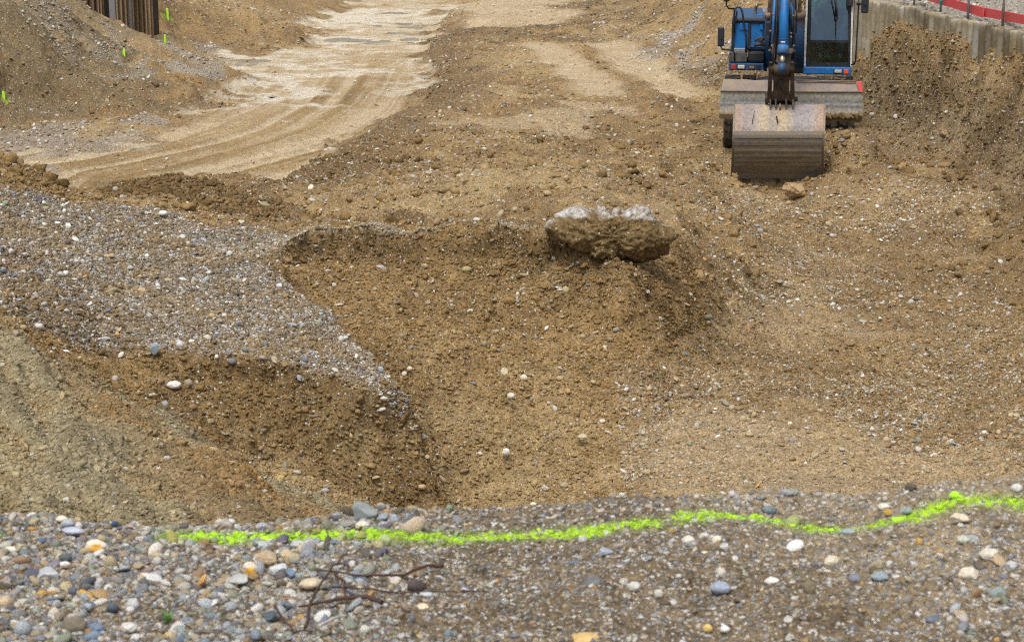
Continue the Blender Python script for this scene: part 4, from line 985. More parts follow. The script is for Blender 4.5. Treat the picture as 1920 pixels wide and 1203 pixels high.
m = MB(); m.bb(ca(300, 300, 33.12), ca(328, 780, 33.2)); m.bb(ca(345, 240, 33.08), ca(378, 310, 33.16)); part(m, 'rail_post', FRAMEM)
def mirror(c, w_, h_, arm, f):
    m = MB(); m.box(c, (w_, .07, h_)); o = part(m, 'mirror', MIRR, bevel=.022)
    m = MB(); m.tube(arm, .013, 8); m.box(c+Vector((0, -.045, -.02)), (.05, .03, .05)); part(m, 'mirror_arm', HOSE, o)
mirror(ca(135, 555, 32.95), .115, .33, [ca(125, 560, 32.9), ca(128, 700, 32.92), ca(160, 750, 32.95), ca(300, 755, 33.0), ca(340, 800, 33.05), ca(340, 930, 33.05)], ca)
mirror(cb(1140, 40, 33.0), .125, .36, [cb(1130, 20, 32.98), cb(1105, 60, 33.0), cb(1040, 66, 33.05)], cb)
mirror(ca(222, -110, 33.0), .11, .3, [ca(222, -100, 32.96), ca(217, -20, 32.98)], ca)
# lift cylinders
def cyl(name, a, b_, c_, r, rr, collar=True, mat=BLUE_D):
    m = MB(); m.tube([a, b_], r, 16); o = part(m, name, mat)
    if collar:
        m = MB(); d = (b_-a).normalized(); m.tube([b_-d*.02, b_+d*.09], r*1.22, 16)
        part(m, 'collar', RUSTY, o)
    m = MB(); m.tube([b_, c_], rr, 12); part(m, 'piston_rod', CHROME, o)
cyl('lift_cylinder', ca(845, 1000, 33.25), ca(860, 250, 33.0), ca(885, -260, 32.7), .068, .036); cyl('lift_cylinder', ca(1310, 1000, 33.25), ca(1318, 250, 33.0), ca(1325, -260, 32.7), .085, .032)
# boom from the turret up and over, arm down to the linkage
bx = ca(1100, 0, 33).x+.03
prof = [((34.3, 1.65), .22), ((33.9, 2.5), .30), ((33.3, 3.6), .32), ((32.3, 4.35), .26), ((31.7, 4.5), .2)]
m = MB(); secs = []
for i, ((y, z), hh) in enumerate(prof):
    a = prof[max(0, i-1)][0]; b_ = prof[min(len(prof)-1, i+1)][0]; d = Vector((b_[0]-a[0], b_[1]-a[1])).normalized(); n_ = Vector((-d.y, d.x))
    secs.append([Vector((bx+sx*.19, y+n_.x*sn*hh, z+n_.y*sn*hh)) for sx, sn in ((-1, -1), (1, -1), (1, 1), (-1, 1))])
m.loft(secs); part(m, 'boom', BLUE_D, bevel=.015)
m = MB(); secs = []
for (cx, cy, Y, wd2, dp) in ((1085, -420, 31.75, .17, .26), (1075, 100, 31.5, .155, .22), (1060, 700, 31.3, .15, .17), (1050, 1150, 31.1, .12, .12), (1050, 1460, 31.0, .11, .10)):
    p = ca(cx, cy, Y); secs.append([p+Vector((sx*wd2, sy*dp, 0)) for sx, sy in ((-1, -1), (1, -1), (1, 1), (-1, 1))])
m.loft(secs); arm = part(m, 'arm', GREASE, bevel=.012)
# boom pivots / foot
m = MB()
for cx in (800, 1420): m.loft([[ca(cx, 250, 33.6)+Vector((dx, dy, 0)) for dx, dy in ((-.03, -.12), (.03, -.12), (.03, .5), (-.03, .5))], [ca(cx, 1060, 33.5)+Vector((dx, dy, 0)) for dx, dy in ((-.03, -.2), (.03, -.2), (.03, .8), (-.03, .8))]])
part(m, 'boom_bracket', BLUE_D, bevel=.01)
box_c(860, 900, 1400, 1110, 33.7, .5, BLACKM, 'swing_frame', f=ca)
# bucket cylinder on the face of the arm
def cylseg(pts, mat, name, par): m = MB(); m.tube([p for p, r in pts], [r for p, r in pts], 20); return part(m, name, mat, par)
bc = cylseg([(ca(1103, -420, 31.35), .078), (ca(1090, 150, 31.1), .078), (ca(1072, 690, 30.86), .079)], BLUE, 'bucket_cylinder', ex)
cylseg([(ca(1073, 690, 30.86), .088), (ca(1068, 740, 30.84), .09), (ca(1062, 820, 30.8), .089)], BLUE, 'cylinder_head', bc)
cylseg([(ca(1075, 578, 30.9), .083), (ca(1074, 592, 30.9), .083)], BLUE_D, 'clamp', bc)
m = MB(); m.box(ca(1068, 634, 30.80), (.07, .006, .022)); part(m, 'sticker', STICK, bc)
cylseg([(ca(1060, 820, 30.8), .041), (ca(1056, 985, 30.74), .041)], CHROME, 'piston_rod', bc)
m = MB()
for x0, x1, r, yy, a0, a1 in ((905, 860, .014, 31.2, -40, 700), (935, 905, .018, 31.15, -40, 650), (975, 955, .014, 31.1, -40, 900), (1015, 985, .013, 31.1, -40, 600), (1165, 1200, .014, 31.0, -60, 480), (1235, 1215, .017, 31.1, -40, 690), (1275, 1262, .012, 31.2, -40, 500), (1000, 985, .018, 31.25, -40, 900), (1180, 1165, .02, 31.25, -40, 700)):
    m.tube([ca(x0, a0, yy), ca((x0+x1)/2+6, (a0+a1)*.5, yy-.02), ca(x1, a1, yy-.03)], r, 8)
m.tube([ca(880, 740, 31.0), ca(910, 800, 30.9), ca(930, 900, 30.95), ca(985, 985, 31.0)], .017, 8); m.tube([ca(1125, 830, 31.0), ca(1190, 820, 30.9), ca(1235, 760, 30.95), ca(1215, 700, 31)], .014, 8)
part(m, 'hose', HOSE)
m = MB(); m.tube([ca(1160, 0, 31.05), ca(1205, 130, 31.03), ca(1190, 480, 31.0)], .02, 8); m.tube([ca(945, -20, 31.1), ca(925, 320, 31.08), ca(908, 650, 31.0)], .022, 8); m.tube([ca(1212, 260, 31.2), ca(1190, 690, 31.1)], .012, 8); part(m, 'hydraulic_pipe', BLUE)
m = MB()
for cx, cy in ((880, 470), (1190, 500), (1190, 560), (865, 760), (1230, 690), (1240, 770), (900, 690), (1225, 240), (925, 215)): m.tube([ca(cx-14, cy, 30.98), ca(cx+14, cy+3, 30.98)], .018, 6)
m.box(ca(1178, 765, 31.0), (.09, .05, .08)); part(m, 'pipe_fitting', STEEL)
m = MB(); m.bb(ca(812, 340, 32.85), ca(890, 540, 32.8)); part(m, 'splash_flap', HOSE, bevel=.01)
m = MB(); m.tube([ca(630, 690, 32.95), ca(700, 670, 32.95), ca(790, 680, 33)], .03, 8); m.tube([ca(640, 620, 32.95), ca(740, 560, 32.95), ca(790, 600, 32.95)], .022, 8); m.tube([ca(760, 560, 32.9), ca(735, 640, 32.9)], .02, 6); m.box(ca(720, 640, 32.98), (.07, .05, .06)); part(m, 'valve_block', GREASE)
box_c(1370, 335, 1440, 450, 34.3, .5, BLUE, 'side_panel', f=ca); box_c(1360, 160, 1440, 240, 34.6, .3, GALV, 'top_cover', f=ca); box_c(1392, 250, 1412, 290, 33.9, .05, YEL, 'yellow_cap', f=ca, bevel=.004)
# linkage
def pin(x0, x1, y, Y, r, name='pin', mat=GREASE, par=None):
    m = MB(); m.tube([ca(x0, y, Y), ca(x1, y, Y)], r, 14); return part(m, name, mat, par or link_)
m = MB()
for cx in (885, 1205):
    a, b_ = ca(cx, 1000, 30.68), ca(cx-(25 if cx < 1000 else -8), 1500, 31.0)
    m.loft([[a+Vector((dx, dy, .07)) for dx, dy in ((-.03, -.08), (.03, -.08), (.03, .1), (-.03, .1))], [b_+Vector((dx, dy, -.05)) for dx, dy in ((-.035, -.09), (.035, -.09), (.035, .12), (-.035, .12))]])
link_ = part(m, 'linkage', GREASE, bevel=.012)
pin(862, 1230, 1030, 30.68, .062); pin(930, 1160, 1060, 30.66, .072); pin(995, 1105, 1030, 30.62, .085, 'rod_eye', BLUE_D)
m = MB(); secs = []
for cx, cy, w2, Y in ((1045, 1090, .15, 30.78), (1045, 1180, .13, 30.8), (1040, 1350, .125, 30.88), (1035, 1520, .17, 30.95)):
    p = ca(cx, cy, Y); secs.append([p+Vector((sx*w2, dy, 0)) for sx, dy in ((-1, -.05), (1, -.05), (1, .08), (-1, .08))])
m.loft(secs); part(m, 'tipping_link', GREASE, link_, bevel=.012)
m = MB(); m.box(ca(1040, 1250, 30.76), (.055, .03, .09)); part(m, 'slot_plate', BLACKM, link_)
for sx in (372, 522):
    m = MB(); m.tube([c1(sx-9, 588, 31.0), c1(sx+9, 588, 31.0)], .09, 16); part(m, 'pin_boss', GREASE, link_)
pin(800, 1290, 1490, 31.0, .04)
# bucket
bp_ = [(196, 30.98), (206, 30.86), (216, 30.76), (226, 30.68), (236, 30.62), (246, 30.58), (252, 30.565), (262, 30.56), (272, 30.58), (284, 30.63), (296, 30.71), (308, 30.82), (318, 30.93), (326, 31.04), (336, 31.12)]
def bx_(py, Y, side, extra=0):
    t = (py-196)/140; return mt((1378.5-6*t if side == 0 else 1546-5*t)+extra, py, Y)
def bstrip(i, j, mat, name, par, th=.03, out=0.0, inset=0):
    m = MB(); secs = []
    for k in range(i, j+1):
        py, Y = bp_[k]; a, b_ = bx_(py, Y-out, 0, inset), bx_(py, Y-out, 1, -inset); secs.append([a, b_, b_+Vector((0, th, .0)), a+Vector((0, th, 0))])
    m.loft(secs)
    for f in m.bm.faces: f.smooth = False
    return part(m, name, mat, par)
bucket = bstrip(0, 13, BUCK, 'bucket', ex); bucket['label'] = 'broad rusty grading bucket with horizontal wear bars'
xa, xb = bx_(220, 30.7, 0).x-O.x, bx_(220, 30.7, 1).x-O.x
RUSTY2 = banded('stained_bucket_steel', 0, xa, xb, [(0, (.34, .21, .13)), (.12, (.22, .18, .18)), (.22, (.27, .23, .22)), (.34, (.42, .33, .21)), (.42, (.26, .22, .20)), (.55, (.40, .31, .18)), (.66, (.20, .18, .19)), (.85, (.26, .23, .23)), (.95, (.32, .20, .13))], .06, 3.0)
bstrip(0, 5, RUSTY2, 'top_plate', bucket, .012, .012, 1.2)
def pstrip(py0, py1, out, mat, name, inset=1.5):
    def yy(py): return float(np.interp(py, [p[0] for p in bp_], [p[1] for p in bp_]))
    m = MB(); secs = []
    for py in np.linspace(py0, py1, 3):
        Y = yy(py)-out; a, b_ = bx_(py, Y, 0, inset), bx_(py, Y, 1, -inset); secs.append([a, b_, b_+Vector((0, out+.01, 0)), a+Vector((0, out+.01, 0))])
    m.loft(secs); part(m, name, mat, bucket, bevel=.004)
pstrip(247, 259, .035, STEEL, 'wear_bar', 1); pstrip(265, 273, .03, STEEL, 'wear_bar', 1)
for py in (282, 291.5, 300.5, 309.5): pstrip(py-2.6, py+2.6, .026, BUCK, 'wear_bar', 2)
pstrip(318, 335, .02, BUCK, 'cutting_edge', -.5)
for side in (0, 1):
    m = MB(); P = [bx_(py, Y, side) + Vector((0, -.022, 0)) for py, Y in bp_]; P += [bx_(330, 31.45, side), bx_(285, 31.75, side), bx_(230, 31.7, side), bx_(199, 31.35, side)]
    dx = Vector((-.022 if side == 0 else .022, 0, 0)); m.loft([P, [p+dx for p in P]]); part(m, 'side_plate', STEEL, bucket, label=None)
m = MB(); P = [mt(1378, 335, 31.15), mt(1540, 335, 31.15)]
for t in (.03, .5): m.box(P[0].lerp(P[1], t)+Vector((0, .02, -.035)), (.06, .06, .07))
part(m, 'edge_bolt', GREASE, bucket)
m = MB()
for cx in (388, 420, 482, 522):
    m.loft([[c1(cx, 560, 31.0)+Vector((0, dy, 0)) for dy in (-.09, .12)]+[c1(cx, 560, 31.0)+Vector((.03, dy, 0)) for dy in (.12, -.09)], [c1(cx, 632, 30.95)+Vector((0, dy, 0)) for dy in (-.14, .3)]+[c1(cx, 632, 30.95)+Vector((.03, dy, 0)) for dy in (.3, -.14)]])
part(m, 'ear', GREASE, bucket, bevel=.004)
m = MB(); m.bb(c1(395, 600, 31.0), c1(525, 628, 31.2)); part(m, 'ear_plate', BLACKM, bucket, .01)
m = MB(); m.torus(c1(451, 634, 30.86), .045, .015, 'x', 16, 6); part(m, 'lifting_hook', RUSTY, bucket)
m = MB(); m.tube([c1(300, 660, 30.72), c1(285, 730, 30.60)], .006, 5); m.tube([c1(430, 690, 30.66), c1(438, 730, 30.6)], .012, 5); part(m, 'weld_scar', GREASE, bucket)
# cab
Yc = 33.3
cabx = [cb(250, 0, Yc).x, cb(950, 0, Yc).x]
zf = cb(500, 1005, Yc).z; ztop_ = 3.36
sill = box_c(208, 1008, 932, 1130, Yc-.06, 1.75, BLUE, 'cab', f=cb, bevel=.02, label='cab with blue sill, dark frame and big windscreen')
cab = sill
def quadframe(outer, inner, Y, th, mat, name, par=cab):
    m = MB(); n = len(outer)
    A = [cb(*p, Y) for p in outer]; B = [cb(*p, Y) for p in inner]; d = Vector((0, th, 0))
    for i in range(n):
        j = (i+1) % n; q = [A[i], A[j], B[j], B[i]]; m.loft([q, [p+d for p in q]])
    return part(m, name, mat, par)
def rr4(x0, y0, x1, y1, r, n=4):     # rounded at the two lower corners
    P = [(x0, y0), (x1, y0)]
    for k in range(n+1):
        t = math.pi/2*k/n; P.append((x1-r+r*math.cos(t), y1-r+r*math.sin(t)))
    for k in range(n+1):
        t = math.pi/2+math.pi/2*k/n; P.append((x0+r+r*math.cos(t), y1-r+r*math.sin(t)))
    return P
ya, yb = -430, 610
quadframe([(300, -470), (965, -470), (925, 632), (275, 632)], [(345, -430), (905, -430), (888, 606), (320, 606)], Yc, .05, FRAMEM, 'windscreen_frame')
o_ = rr4(262, 632, 918, 1008, 8); i_ = rr4(290, 642, 890, 945, 50)
quadframe(o_, i_, Yc, .05, FRAMEM, 'lower_frame')
def pane(pts, Y, mat, name): m = MB(); A = [cb(*p, Y+(.16*(610-p[1])/1040 if name == 'windscreen' else 0)) for p in pts]; m.loft([A, [p+Vector((0, .006, 0)) for p in A]]); return part(m, name, mat, cab)
pane([(345, -430), (905, -430), (888, 606), (320, 606)], Yc+.02, GLASS_U, 'windscreen'); pane(i_, Yc+.02, GLASS_L, 'lower_glass')
for xs, lab in (((262, 300, 212, 245), 'l'), ((945, 985, 915, 938), 'r')):
    m = MB(); a0, a1, b0, b1 = xs
    m.loft([[cb(a0, -470, Yc-.02), cb(a1, -470, Yc-.02), cb(a1, -470, Yc+.04), cb(a0, -470, Yc+.04)], [cb(b0, 1005, Yc-.02), cb(b1, 1005, Yc-.02), cb(b1, 1005, Yc+.04), cb(b0, 1005, Yc+.04)]]); part(m, 'white_pillar', WHITEP, cab, bevel=.006)
# cab shell: side posts, roof, rear wall with window, floor
xl_, xr_ = cb(275, 600, Yc).x, cb(935, 600, Yc).x
m = MB()
for x in (xl_, xr_):
    for y in (Yc+.05, Yc+.8, Yc+1.58): m.bb((x-.03, y, zf), (x+.03, y+.08, ztop_))
    m.bb((x-.03, Yc+.05, zf), (x+.03, Yc+1.66, zf+.12)); m.bb((x-.025, Yc+.8, zf), (x+.025, Yc+1.66, zf+.75))
part(m, 'side_frame', FRAMEM, cab)
m = MB(); m.bb((xl_-.04, Yc, ztop_), (xr_+.04, Yc+1.7, ztop_+.1)); part(m, 'roof', BLUE_D, cab, .03)
m = MB(); m.bb((xl_, Yc+1.6, zf), (xr_, Yc+1.66, zf+.72)); m.bb((xl_, Yc+1.6, ztop_-.1), (xr_, Yc+1.66, ztop_)); part(m, 'rear_wall', FRAMEM, cab)
for x in (xl_, xr_):
    m = MB(); m.bb((x-.004, Yc+.13, zf+.12), (x+.004, Yc+.8, ztop_)); part(m, 'side_window', GLASS_S, cab)
m = MB(); m.bb((xl_, Yc+1.62, zf+.72), (xr_, Yc+1.63, ztop_-.1)); rw = part(m, 'rear_window', GLASS_S, cab)
def stroke(P, r): 
    m = MB(); m.tube([cb(x, y, Yc+1.58) for x, y in P], r, 6); part(m, 'lettering', GOLD, rw)
def arcp(cx, cy, rx, ry, a0, a1, n=14): return [(cx+rx*math.cos(R(a0+(a1-a0)*k/n)), cy+ry*math.sin(R(a0+(a1-a0)*k/n))) for k in range(n+1)]
stroke([(470, -60), (440, 10), (405, 90), (395, 150)], .022); stroke([(370, -62), (475, -60)], .02); stroke(arcp(620, 60, 55, 50, 180, 360), .013); stroke(arcp(765, 80, 55, 68, 0, 360, 22), .014); stroke(arcp(740, 170, 70, 45, 0, 160), .012)
m = MB(); m.bb(cb(350, 165, Yc+1.55), cb(480, 182, Yc+1.57)); part(m, 'white_bar', WHITEP, cab)
m = MB(); m.bb((xl_, Yc, zf-.02), (xr_, Yc+1.6, zf+.02)); part(m, 'cab_floor', BLACKM, cab)
# handrail right of the cab, wiper, lamps
m = MB(); m.tube([cb(1045, -60, 33.1), cb(1040, 150, 33.1), cb(1020, 500, 33.1), cb(1003, 800, 33.1), cb(995, 930, 33.1), cb(975, 965, 33.15), cb(935, 975, 33.25)], .013, 8); m.box(cb(1040, 66, 33.08), (.07, .04, .04)); part(m, 'handrail', FRAMEM, cab)
m = MB(); m.tube([cb(640, -10, Yc-.05), cb(665, 130, Yc-.05), cb(690, 270, Yc-.05)], .008, 6); m.tube([cb(690, -10, Yc-.05), cb(720, 140, Yc-.05), cb(722, 270, Yc-.05)], .009, 6); m.tube([cb(705, -20, Yc-.05), cb(710, 270, Yc-.04)], .012, 6)
m.tube([cb(706, 300, Yc-.04), cb(700, 450, Yc-.03), cb(694, 590, Yc-.02)], [.012, .008, .003], 6); m.box(cb(707, 275, Yc-.05), (.06, .03, .05)); part(m, 'wiper', HOSE, cab, label='long black windscreen wiper')
m = MB(); m.box(cb(915, 20, Yc-.05), (.1, .06, .16)); m.tube([cb(875, 80, Yc-.03), cb(880, 150, Yc-.03), cb(900, 160, Yc-.03), cb(910, 100, Yc-.03)], .008, 6); part(m, 'wiper_motor', FRAMEM, cab, .008)
box_c(665, 1042, 802, 1112, Yc-.075, .03, BLACKM, 'lamp_surround', cab, .004, cb); box_c(680, 1050, 788, 1102, Yc-.09, .04, LAMP, 'headlight', cab, .01, cb); box_c(824, 1050, 886, 1112, Yc-.085, .04, ORANGE, 'indicator_lamp', cab, .006, cb)
# seat, console, steering
m = MB(); m.bb(cb(485, 60, Yc+1.35), cb(690, 480, Yc+1.2)); m.bb(cb(470, 500, Yc+1.3), cb(740, 560, Yc+.75)); part(m, 'seat', SEATM, cab, .04)
m = MB(); m.bb(cb(480, 560, Yc+1.3), cb(720, 900, Yc+.85)); part(m, 'seat_base', BLACKM, cab, .02)
m = MB(); c_ = cb(598, 385, Yc+.62); m.torus(c_, .19, .014, 'z', 26, 6)
bmesh.ops.rotate(m.bm, cent=c_, matrix=Matrix.Rotation(R(22), 3, 'X'), verts=m.bm.verts); m.tube([c_-Vector((.18, 0, 0)), c_+Vector((.18, 0, 0))], .012, 6); sw = part(m, 'steering_wheel', HOSE, cab)
m = MB(); m.tube([c_, cb(592, 620, Yc+.5), cb(585, 860, Yc+.4)], [.03, .03, .05], 8); part(m, 'steering_column', GREYP, cab)
for x in (420, 800):
    m = MB(); m.bb(cb(x-40, 470, Yc+.8), cb(x+40, 900, Yc+1.2)); part(m, 'console', SEATM, cab, .03)
m = MB()
for k in range(9): m.box(cb(560+k*17, 880-abs(k-4)*5+random.uniform(-12, 12), Yc+.25), (.07, .05, .025), (random.random(), random.random(), random.random()))
m.tube([cb(500, 900, Yc+.2), cb(570, 840, Yc+.25)], .012, 6); m.tube([cb(690, 880, Yc+.2), cb(740, 935, Yc+.15)], .006, 5); rag = m.build('work_gloves', RAG, None, O); rag.location = O; rag.rotation_euler = (0, 0, YAW)
tag(rag, 'crumpled olive work gloves lying on the excavator cab floor', 'gloves')

# operator
def skinned(name, J, E, mat, sub=2, parent=None, root=0):
    me = bpy.data.meshes.new(name); me.from_pydata([j[:3] for j in J], E, []); me.update()
    o = link(name, me, mat, parent); md = o.modifiers.new('skin', 'SKIN'); md.use_smooth_shade = True
    for v, j in zip(me.skin_vertices[0].data, J): v.radius = (j[3], j[4] if len(j) > 4 else j[3])
    me.skin_vertices[0].data[root].use_root = True
    o.modifiers.new('sub', 'SUBSURF').levels = sub; o.modifiers['sub'].render_levels = sub; return o
P0 = cb(600, 540, Yc+.95); hx, hy, hz = P0.x+.0, P0.y, P0.z+.06
def j(x, y, z, *r): return (hx+x, hy+y, hz+z, *r)
J = [j(0, 0, 0, .15, .11), j(0, .04, .16, .145, .11), j(0, .07, .32, .17, .12), j(0, .06, .44, .13, .09), j(0, .04, .53, .055), j(.02, .0, .62, .075, .09), j(.02, -.01, .72, .082, .095), j(.02, .01, .78, .06),
     j(-.19, .05, .40, .065), j(-.27, -.08, .16, .048), j(-.16, -.30, .07, .036), j(-.14, -.36, .06, .034), j(.19, .05, .40, .065), j(.27, -.08, .16, .048), j(.17, -.30, .07, .036), j(.15, -.36, .06, .034),
     j(-.10, -.05, -.02, .09), j(-.20, -.42, .05, .072), j(-.17, -.50, -.36, .05), j(-.17, -.62, -.42, .042), j(.10, -.05, -.02, .09), j(.20, -.42, .05, .072), j(.17, -.50, -.36, .05), j(.17, -.62, -.42, .042)]
Ed = [(0, 1), (1, 2), (2, 3), (3, 4), (4, 5), (5, 6), (6, 7), (3, 8), (8, 9), (9, 10), (10, 11), (3, 12), (12, 13), (13, 14), (14, 15), (0, 16), (16, 17), (17, 18), (18, 19), (0, 20), (20, 21), (21, 22), (22, 23)]
op = skinned('person', J, Ed, SKIN)
op.location = O - RZ @ O; op.rotation_euler = (0, 0, YAW)
tag(op, 'operator in a dark blue shirt sitting in the excavator cab behind the windscreen', 'person')
Jt = [tuple(list(q[:3])+[r+.014 for r in q[3:]]) for q in [J[0], J[1], J[2], J[3], J[8], J[9], J[12], J[13]]]
Jt[5] = tuple([J[8][k]*.35+J[9][k]*.65 for k in range(3)]+[.062]); Jt[7] = tuple([J[12][k]*.35+J[13][k]*.65 for k in range(3)]+[.062])
skinned('shirt', Jt, [(0, 1), (1, 2), (2, 3), (3, 4), (4, 5), (3, 6), (6, 7)], SHIRT, parent=op)
Jp = [tuple(list(q[:3])+[r+.012 for r in q[3:]]) for q in [J[0], J[16], J[17], J[18], J[20], J[21], J[22]]]
skinned('trousers', Jp, [(0, 1), (1, 2), (2, 3), (0, 4), (4, 5), (5, 6)], JEANS, parent=op)
m = MB(True); bmesh.ops.create_icosphere(m.bm, subdivisions=3, radius=.098, matrix=Matrix.Translation((hx+.02, hy+.015, hz+.735)))
bmesh.ops.delete(m.bm, geom=[v for v in m.bm.verts if v.co.z < hz+.74 and v.co.y < hy+.02], context='VERTS'); m.build('hair', HAIR, op)
for sx in (-1, 1):       # fingers curled on the steering wheel, thumb at the side of the palm
    base = Vector((hx+sx*.145, hy-.37, hz+.06)); JJ = [(*base, .032, .018)]; EE = []
    for k in range(4):
        f0 = base+Vector((sx*(-.03+.02*k), -.045, .01-abs(k-1.5)*.004)); i0 = len(JJ)
        JJ += [(*f0, .010), (*(f0+Vector((0, -.026, -.006))), .009), (*(f0+Vector((0, -.034, -.03))), .008), (*(f0+Vector((0, -.016, -.044))), .007)]; EE += [(0, i0), (i0, i0+1), (i0+1, i0+2), (i0+2, i0+3)]
    i0 = len(JJ); JJ += [(*(base+Vector((-sx*.035, -.015, 0))), .011), (*(base+Vector((-sx*.05, -.04, -.012))), .009), (*(base+Vector((-sx*.035, -.06, -.022))), .008)]; EE += [(0, i0), (i0, i0+1), (i0+1, i0+2)]
    skinned('hand', JJ, EE, SKIN, 1, op)
m = MB(True); q = Vector((hx+.02, hy-.105, hz+.70)); m.tube([q+Vector((0, .02, .03)), q+Vector((0, -.012, -.015)), q+Vector((0, .01, -.02))], [.008, .014, .008], 8)
m.build('nose', SKIN, op)
for sx in (-1, 1): MB(True).box(q+Vector((sx*.03, .012, .035)), (.02, .01, .008)).build('eye', FRAMEM, op)

# ------------------------------------------------------------------ bored pile wall, barrier boards and posts
def px_of(p):
    d = p-Vector((0, 0, CAMZ)); fw = d.y*CP-d.z*SP; return 960+FPX*d.x/fw
tp = [wall(*p) for p in tops]; tY = [p.y for p in tp][::-1]; tZ = [p.z for p in tp][::-1]
def pile_mesh(k, r=.112):
    rr = random.Random(k); m = MB(); n = 18; secs = []
    zz = [-2.2, -1.2, -.8, -.5, -.3, -.15, -.06, -.015, 0]
    for i, z in enumerate(zz):
        q = r*(1+rr.uniform(-.025, .025))*(.93 if i == len(zz)-1 else 1); ox, oy = rr.uniform(-.006, .006), rr.uniform(-.006, .006)
        secs.append([(ox+q*math.cos(2*math.pi*a/n)*(1+rr.uniform(-.02, .02)), oy+q*math.sin(2*math.pi*a/n), z+(rr.uniform(-.02, .015) if i == len(zz)-1 else 0)) for a in range(n)])
    m.loft(secs)
    for f in m.bm.faces: f.smooth = len(f.verts) == 4
    bmesh.ops.recalc_face_normals(m.bm, faces=m.bm.faces); me = bpy.data.meshes.new('concrete_pile'); m.bm.to_mesh(me); m.bm.free(); return me
pmes = [pile_mesh(k) for k in range(6)]; pmw = [pile_mesh(k+20) for k in range(2)]
for me in pmes: me.materials.append(CONC)
for me in pmw: me.materials.append(CONCW)
dist = -2.2; k = 0; step = .262
while dist < 10.5:
    p = PX0 + (PX1-PX0)*(dist/(PX1-PX0).length); z = float(np.interp(p.y, tY, tZ)); px = px_of(Vector((p.x, p.y, z)))
    white = 1695 < px < 1704 or 1828 < px < 1840
    me = (pmw if white else pmes)[k % (2 if white else 6)]
    o = bpy.data.objects.new('concrete_pile', me); C.objects.link(o); o.location = (p.x, p.y, z+random.uniform(-.03, .02)); o.rotation_euler = (random.gauss(0, .012), random.gauss(0, .012), random.random()*6)
    s_ = random.uniform(.96, 1.03); o.scale = (s_, s_, 1)
    lab = 'grey brown concrete pile in the row standing along the edge of the pit' if not white else 'paler concrete pile, almost white, in the row along the edge of the pit'
    tag(o, lab, 'concrete pile', 'concrete piles along the pit edge'); dist += step; k += 1
# boards
bl = [(1640, -13), (1706, -1), (1752, 12), (1816, 32), (1870, 44), (1925, 53), (1990, 66)]
def bpoint(px, py): return wall(px, py) - wnrm*.34
bP = []
for px, py in bl:
    q = wall(px, py); bP.append(q - wnrm*.30)
def board(i, j, label, up=.0, th=.03, out=0.0, h_=.155):
    a, b_ = bP[i] if not isinstance(i, Vector) else i, bP[j] if not isinstance(j, Vector) else j
    c = (a+b_)/2; m = MB(); d = wnrm*th; n_ = wnrm*out
    m.loft([[a+n_, a+n_+Vector((0, 0, h_)), a+n_+d+Vector((0, 0, h_)), a+n_+d], [b_+n_, b_+n_+Vector((0, 0, h_)), b_+n_+d+Vector((0, 0, h_)), b_+n_+d]])
    o = m.build('barrier_board', REDW, None, c, .004); o.location = c; tag(o, label, 'barrier board', 'red boards of the barrier behind the piles')
board(0, 1, 'red painted board at the far end of the barrier behind the piles'); board(1, 3, 'long red painted board between two posts, ending at the overlap', out=.032); board(3, 6, 'red painted board nearest the camera, running out of the picture')
e = (bP[3]-bP[1]).normalized()
board(bP[3]-e*.28, bP[3]+e*.12, 'short red board end lapped over the joint between the long boards', out=.066, h_=.17)
for px, py, lab, teal in ((1699, 4, 'thin steel post farthest along the barrier', 0), (1748, 19, 'steel post with a teal sleeve near its top', 1), (1799, 30, 'steel post beside the lapped joint of the red boards', 0), (1863, 44, 'rusty steel post nearest the camera on the barrier', 0)):
    p = wall(px, py) - wnrm*.16; m = MB(); m.tube([p-Vector((0, 0, .3)), p+Vector((0, 0, .95))], .022, 10)
    o = m.build('steel_post', GALV if px < 1860 else STEEL, None, p); o.location = p; tag(o, lab, 'steel post', 'steel posts of the barrier')
    m = MB(); m.tube([p+Vector((0, 0, .10 if teal else .5)), p+Vector((0, 0, .26 if teal else .56))], .027, 10); m.build('sleeve', TEAL if teal or px == 1799 else GALV, o, p)
#@@OBJ2
# ------------------------------------------------------------------ boulder of earth with a concrete crust
def seg_hit(P, c, th):
    best = 0; dx, dy = math.cos(th), math.sin(th)
    for (ax, ay), (bx2, by2) in zip(P, P[1:]+P[:1]):
        ax, ay, bx2, by2 = ax-c[0], ay-c[1], bx2-c[0], by2-c[1]; ex_, ey_ = bx2-ax, by2-ay; den = dx*ey_-dy*ex_
        if abs(den) < 1e-9: continue
        t = (ax*ey_-ay*ex_)/den; u = (ax*dy-ay*dx)/den
        if 0 <= u <= 1 and t > best: best = t
    return best
BO = [(1017, 423), (1027, 408), (1040, 406), (1055, 399), (1066, 388), (1077, 379), (1088, 387), (1098, 396), (1112, 397), (1128, 387), (1138, 391), (1146, 397), (1166, 399), (1181, 391), (1205, 390), (1219, 403), (1237, 417), (1257, 429), (1276, 437), (1265, 453), (1251, 467), (1227, 488), (1197, 501), (1174, 488), (1158, 475), (1130, 472), (1106, 476), (1083, 459), (1071, 443), (1055, 445), (1039, 452), (1025, 439)]
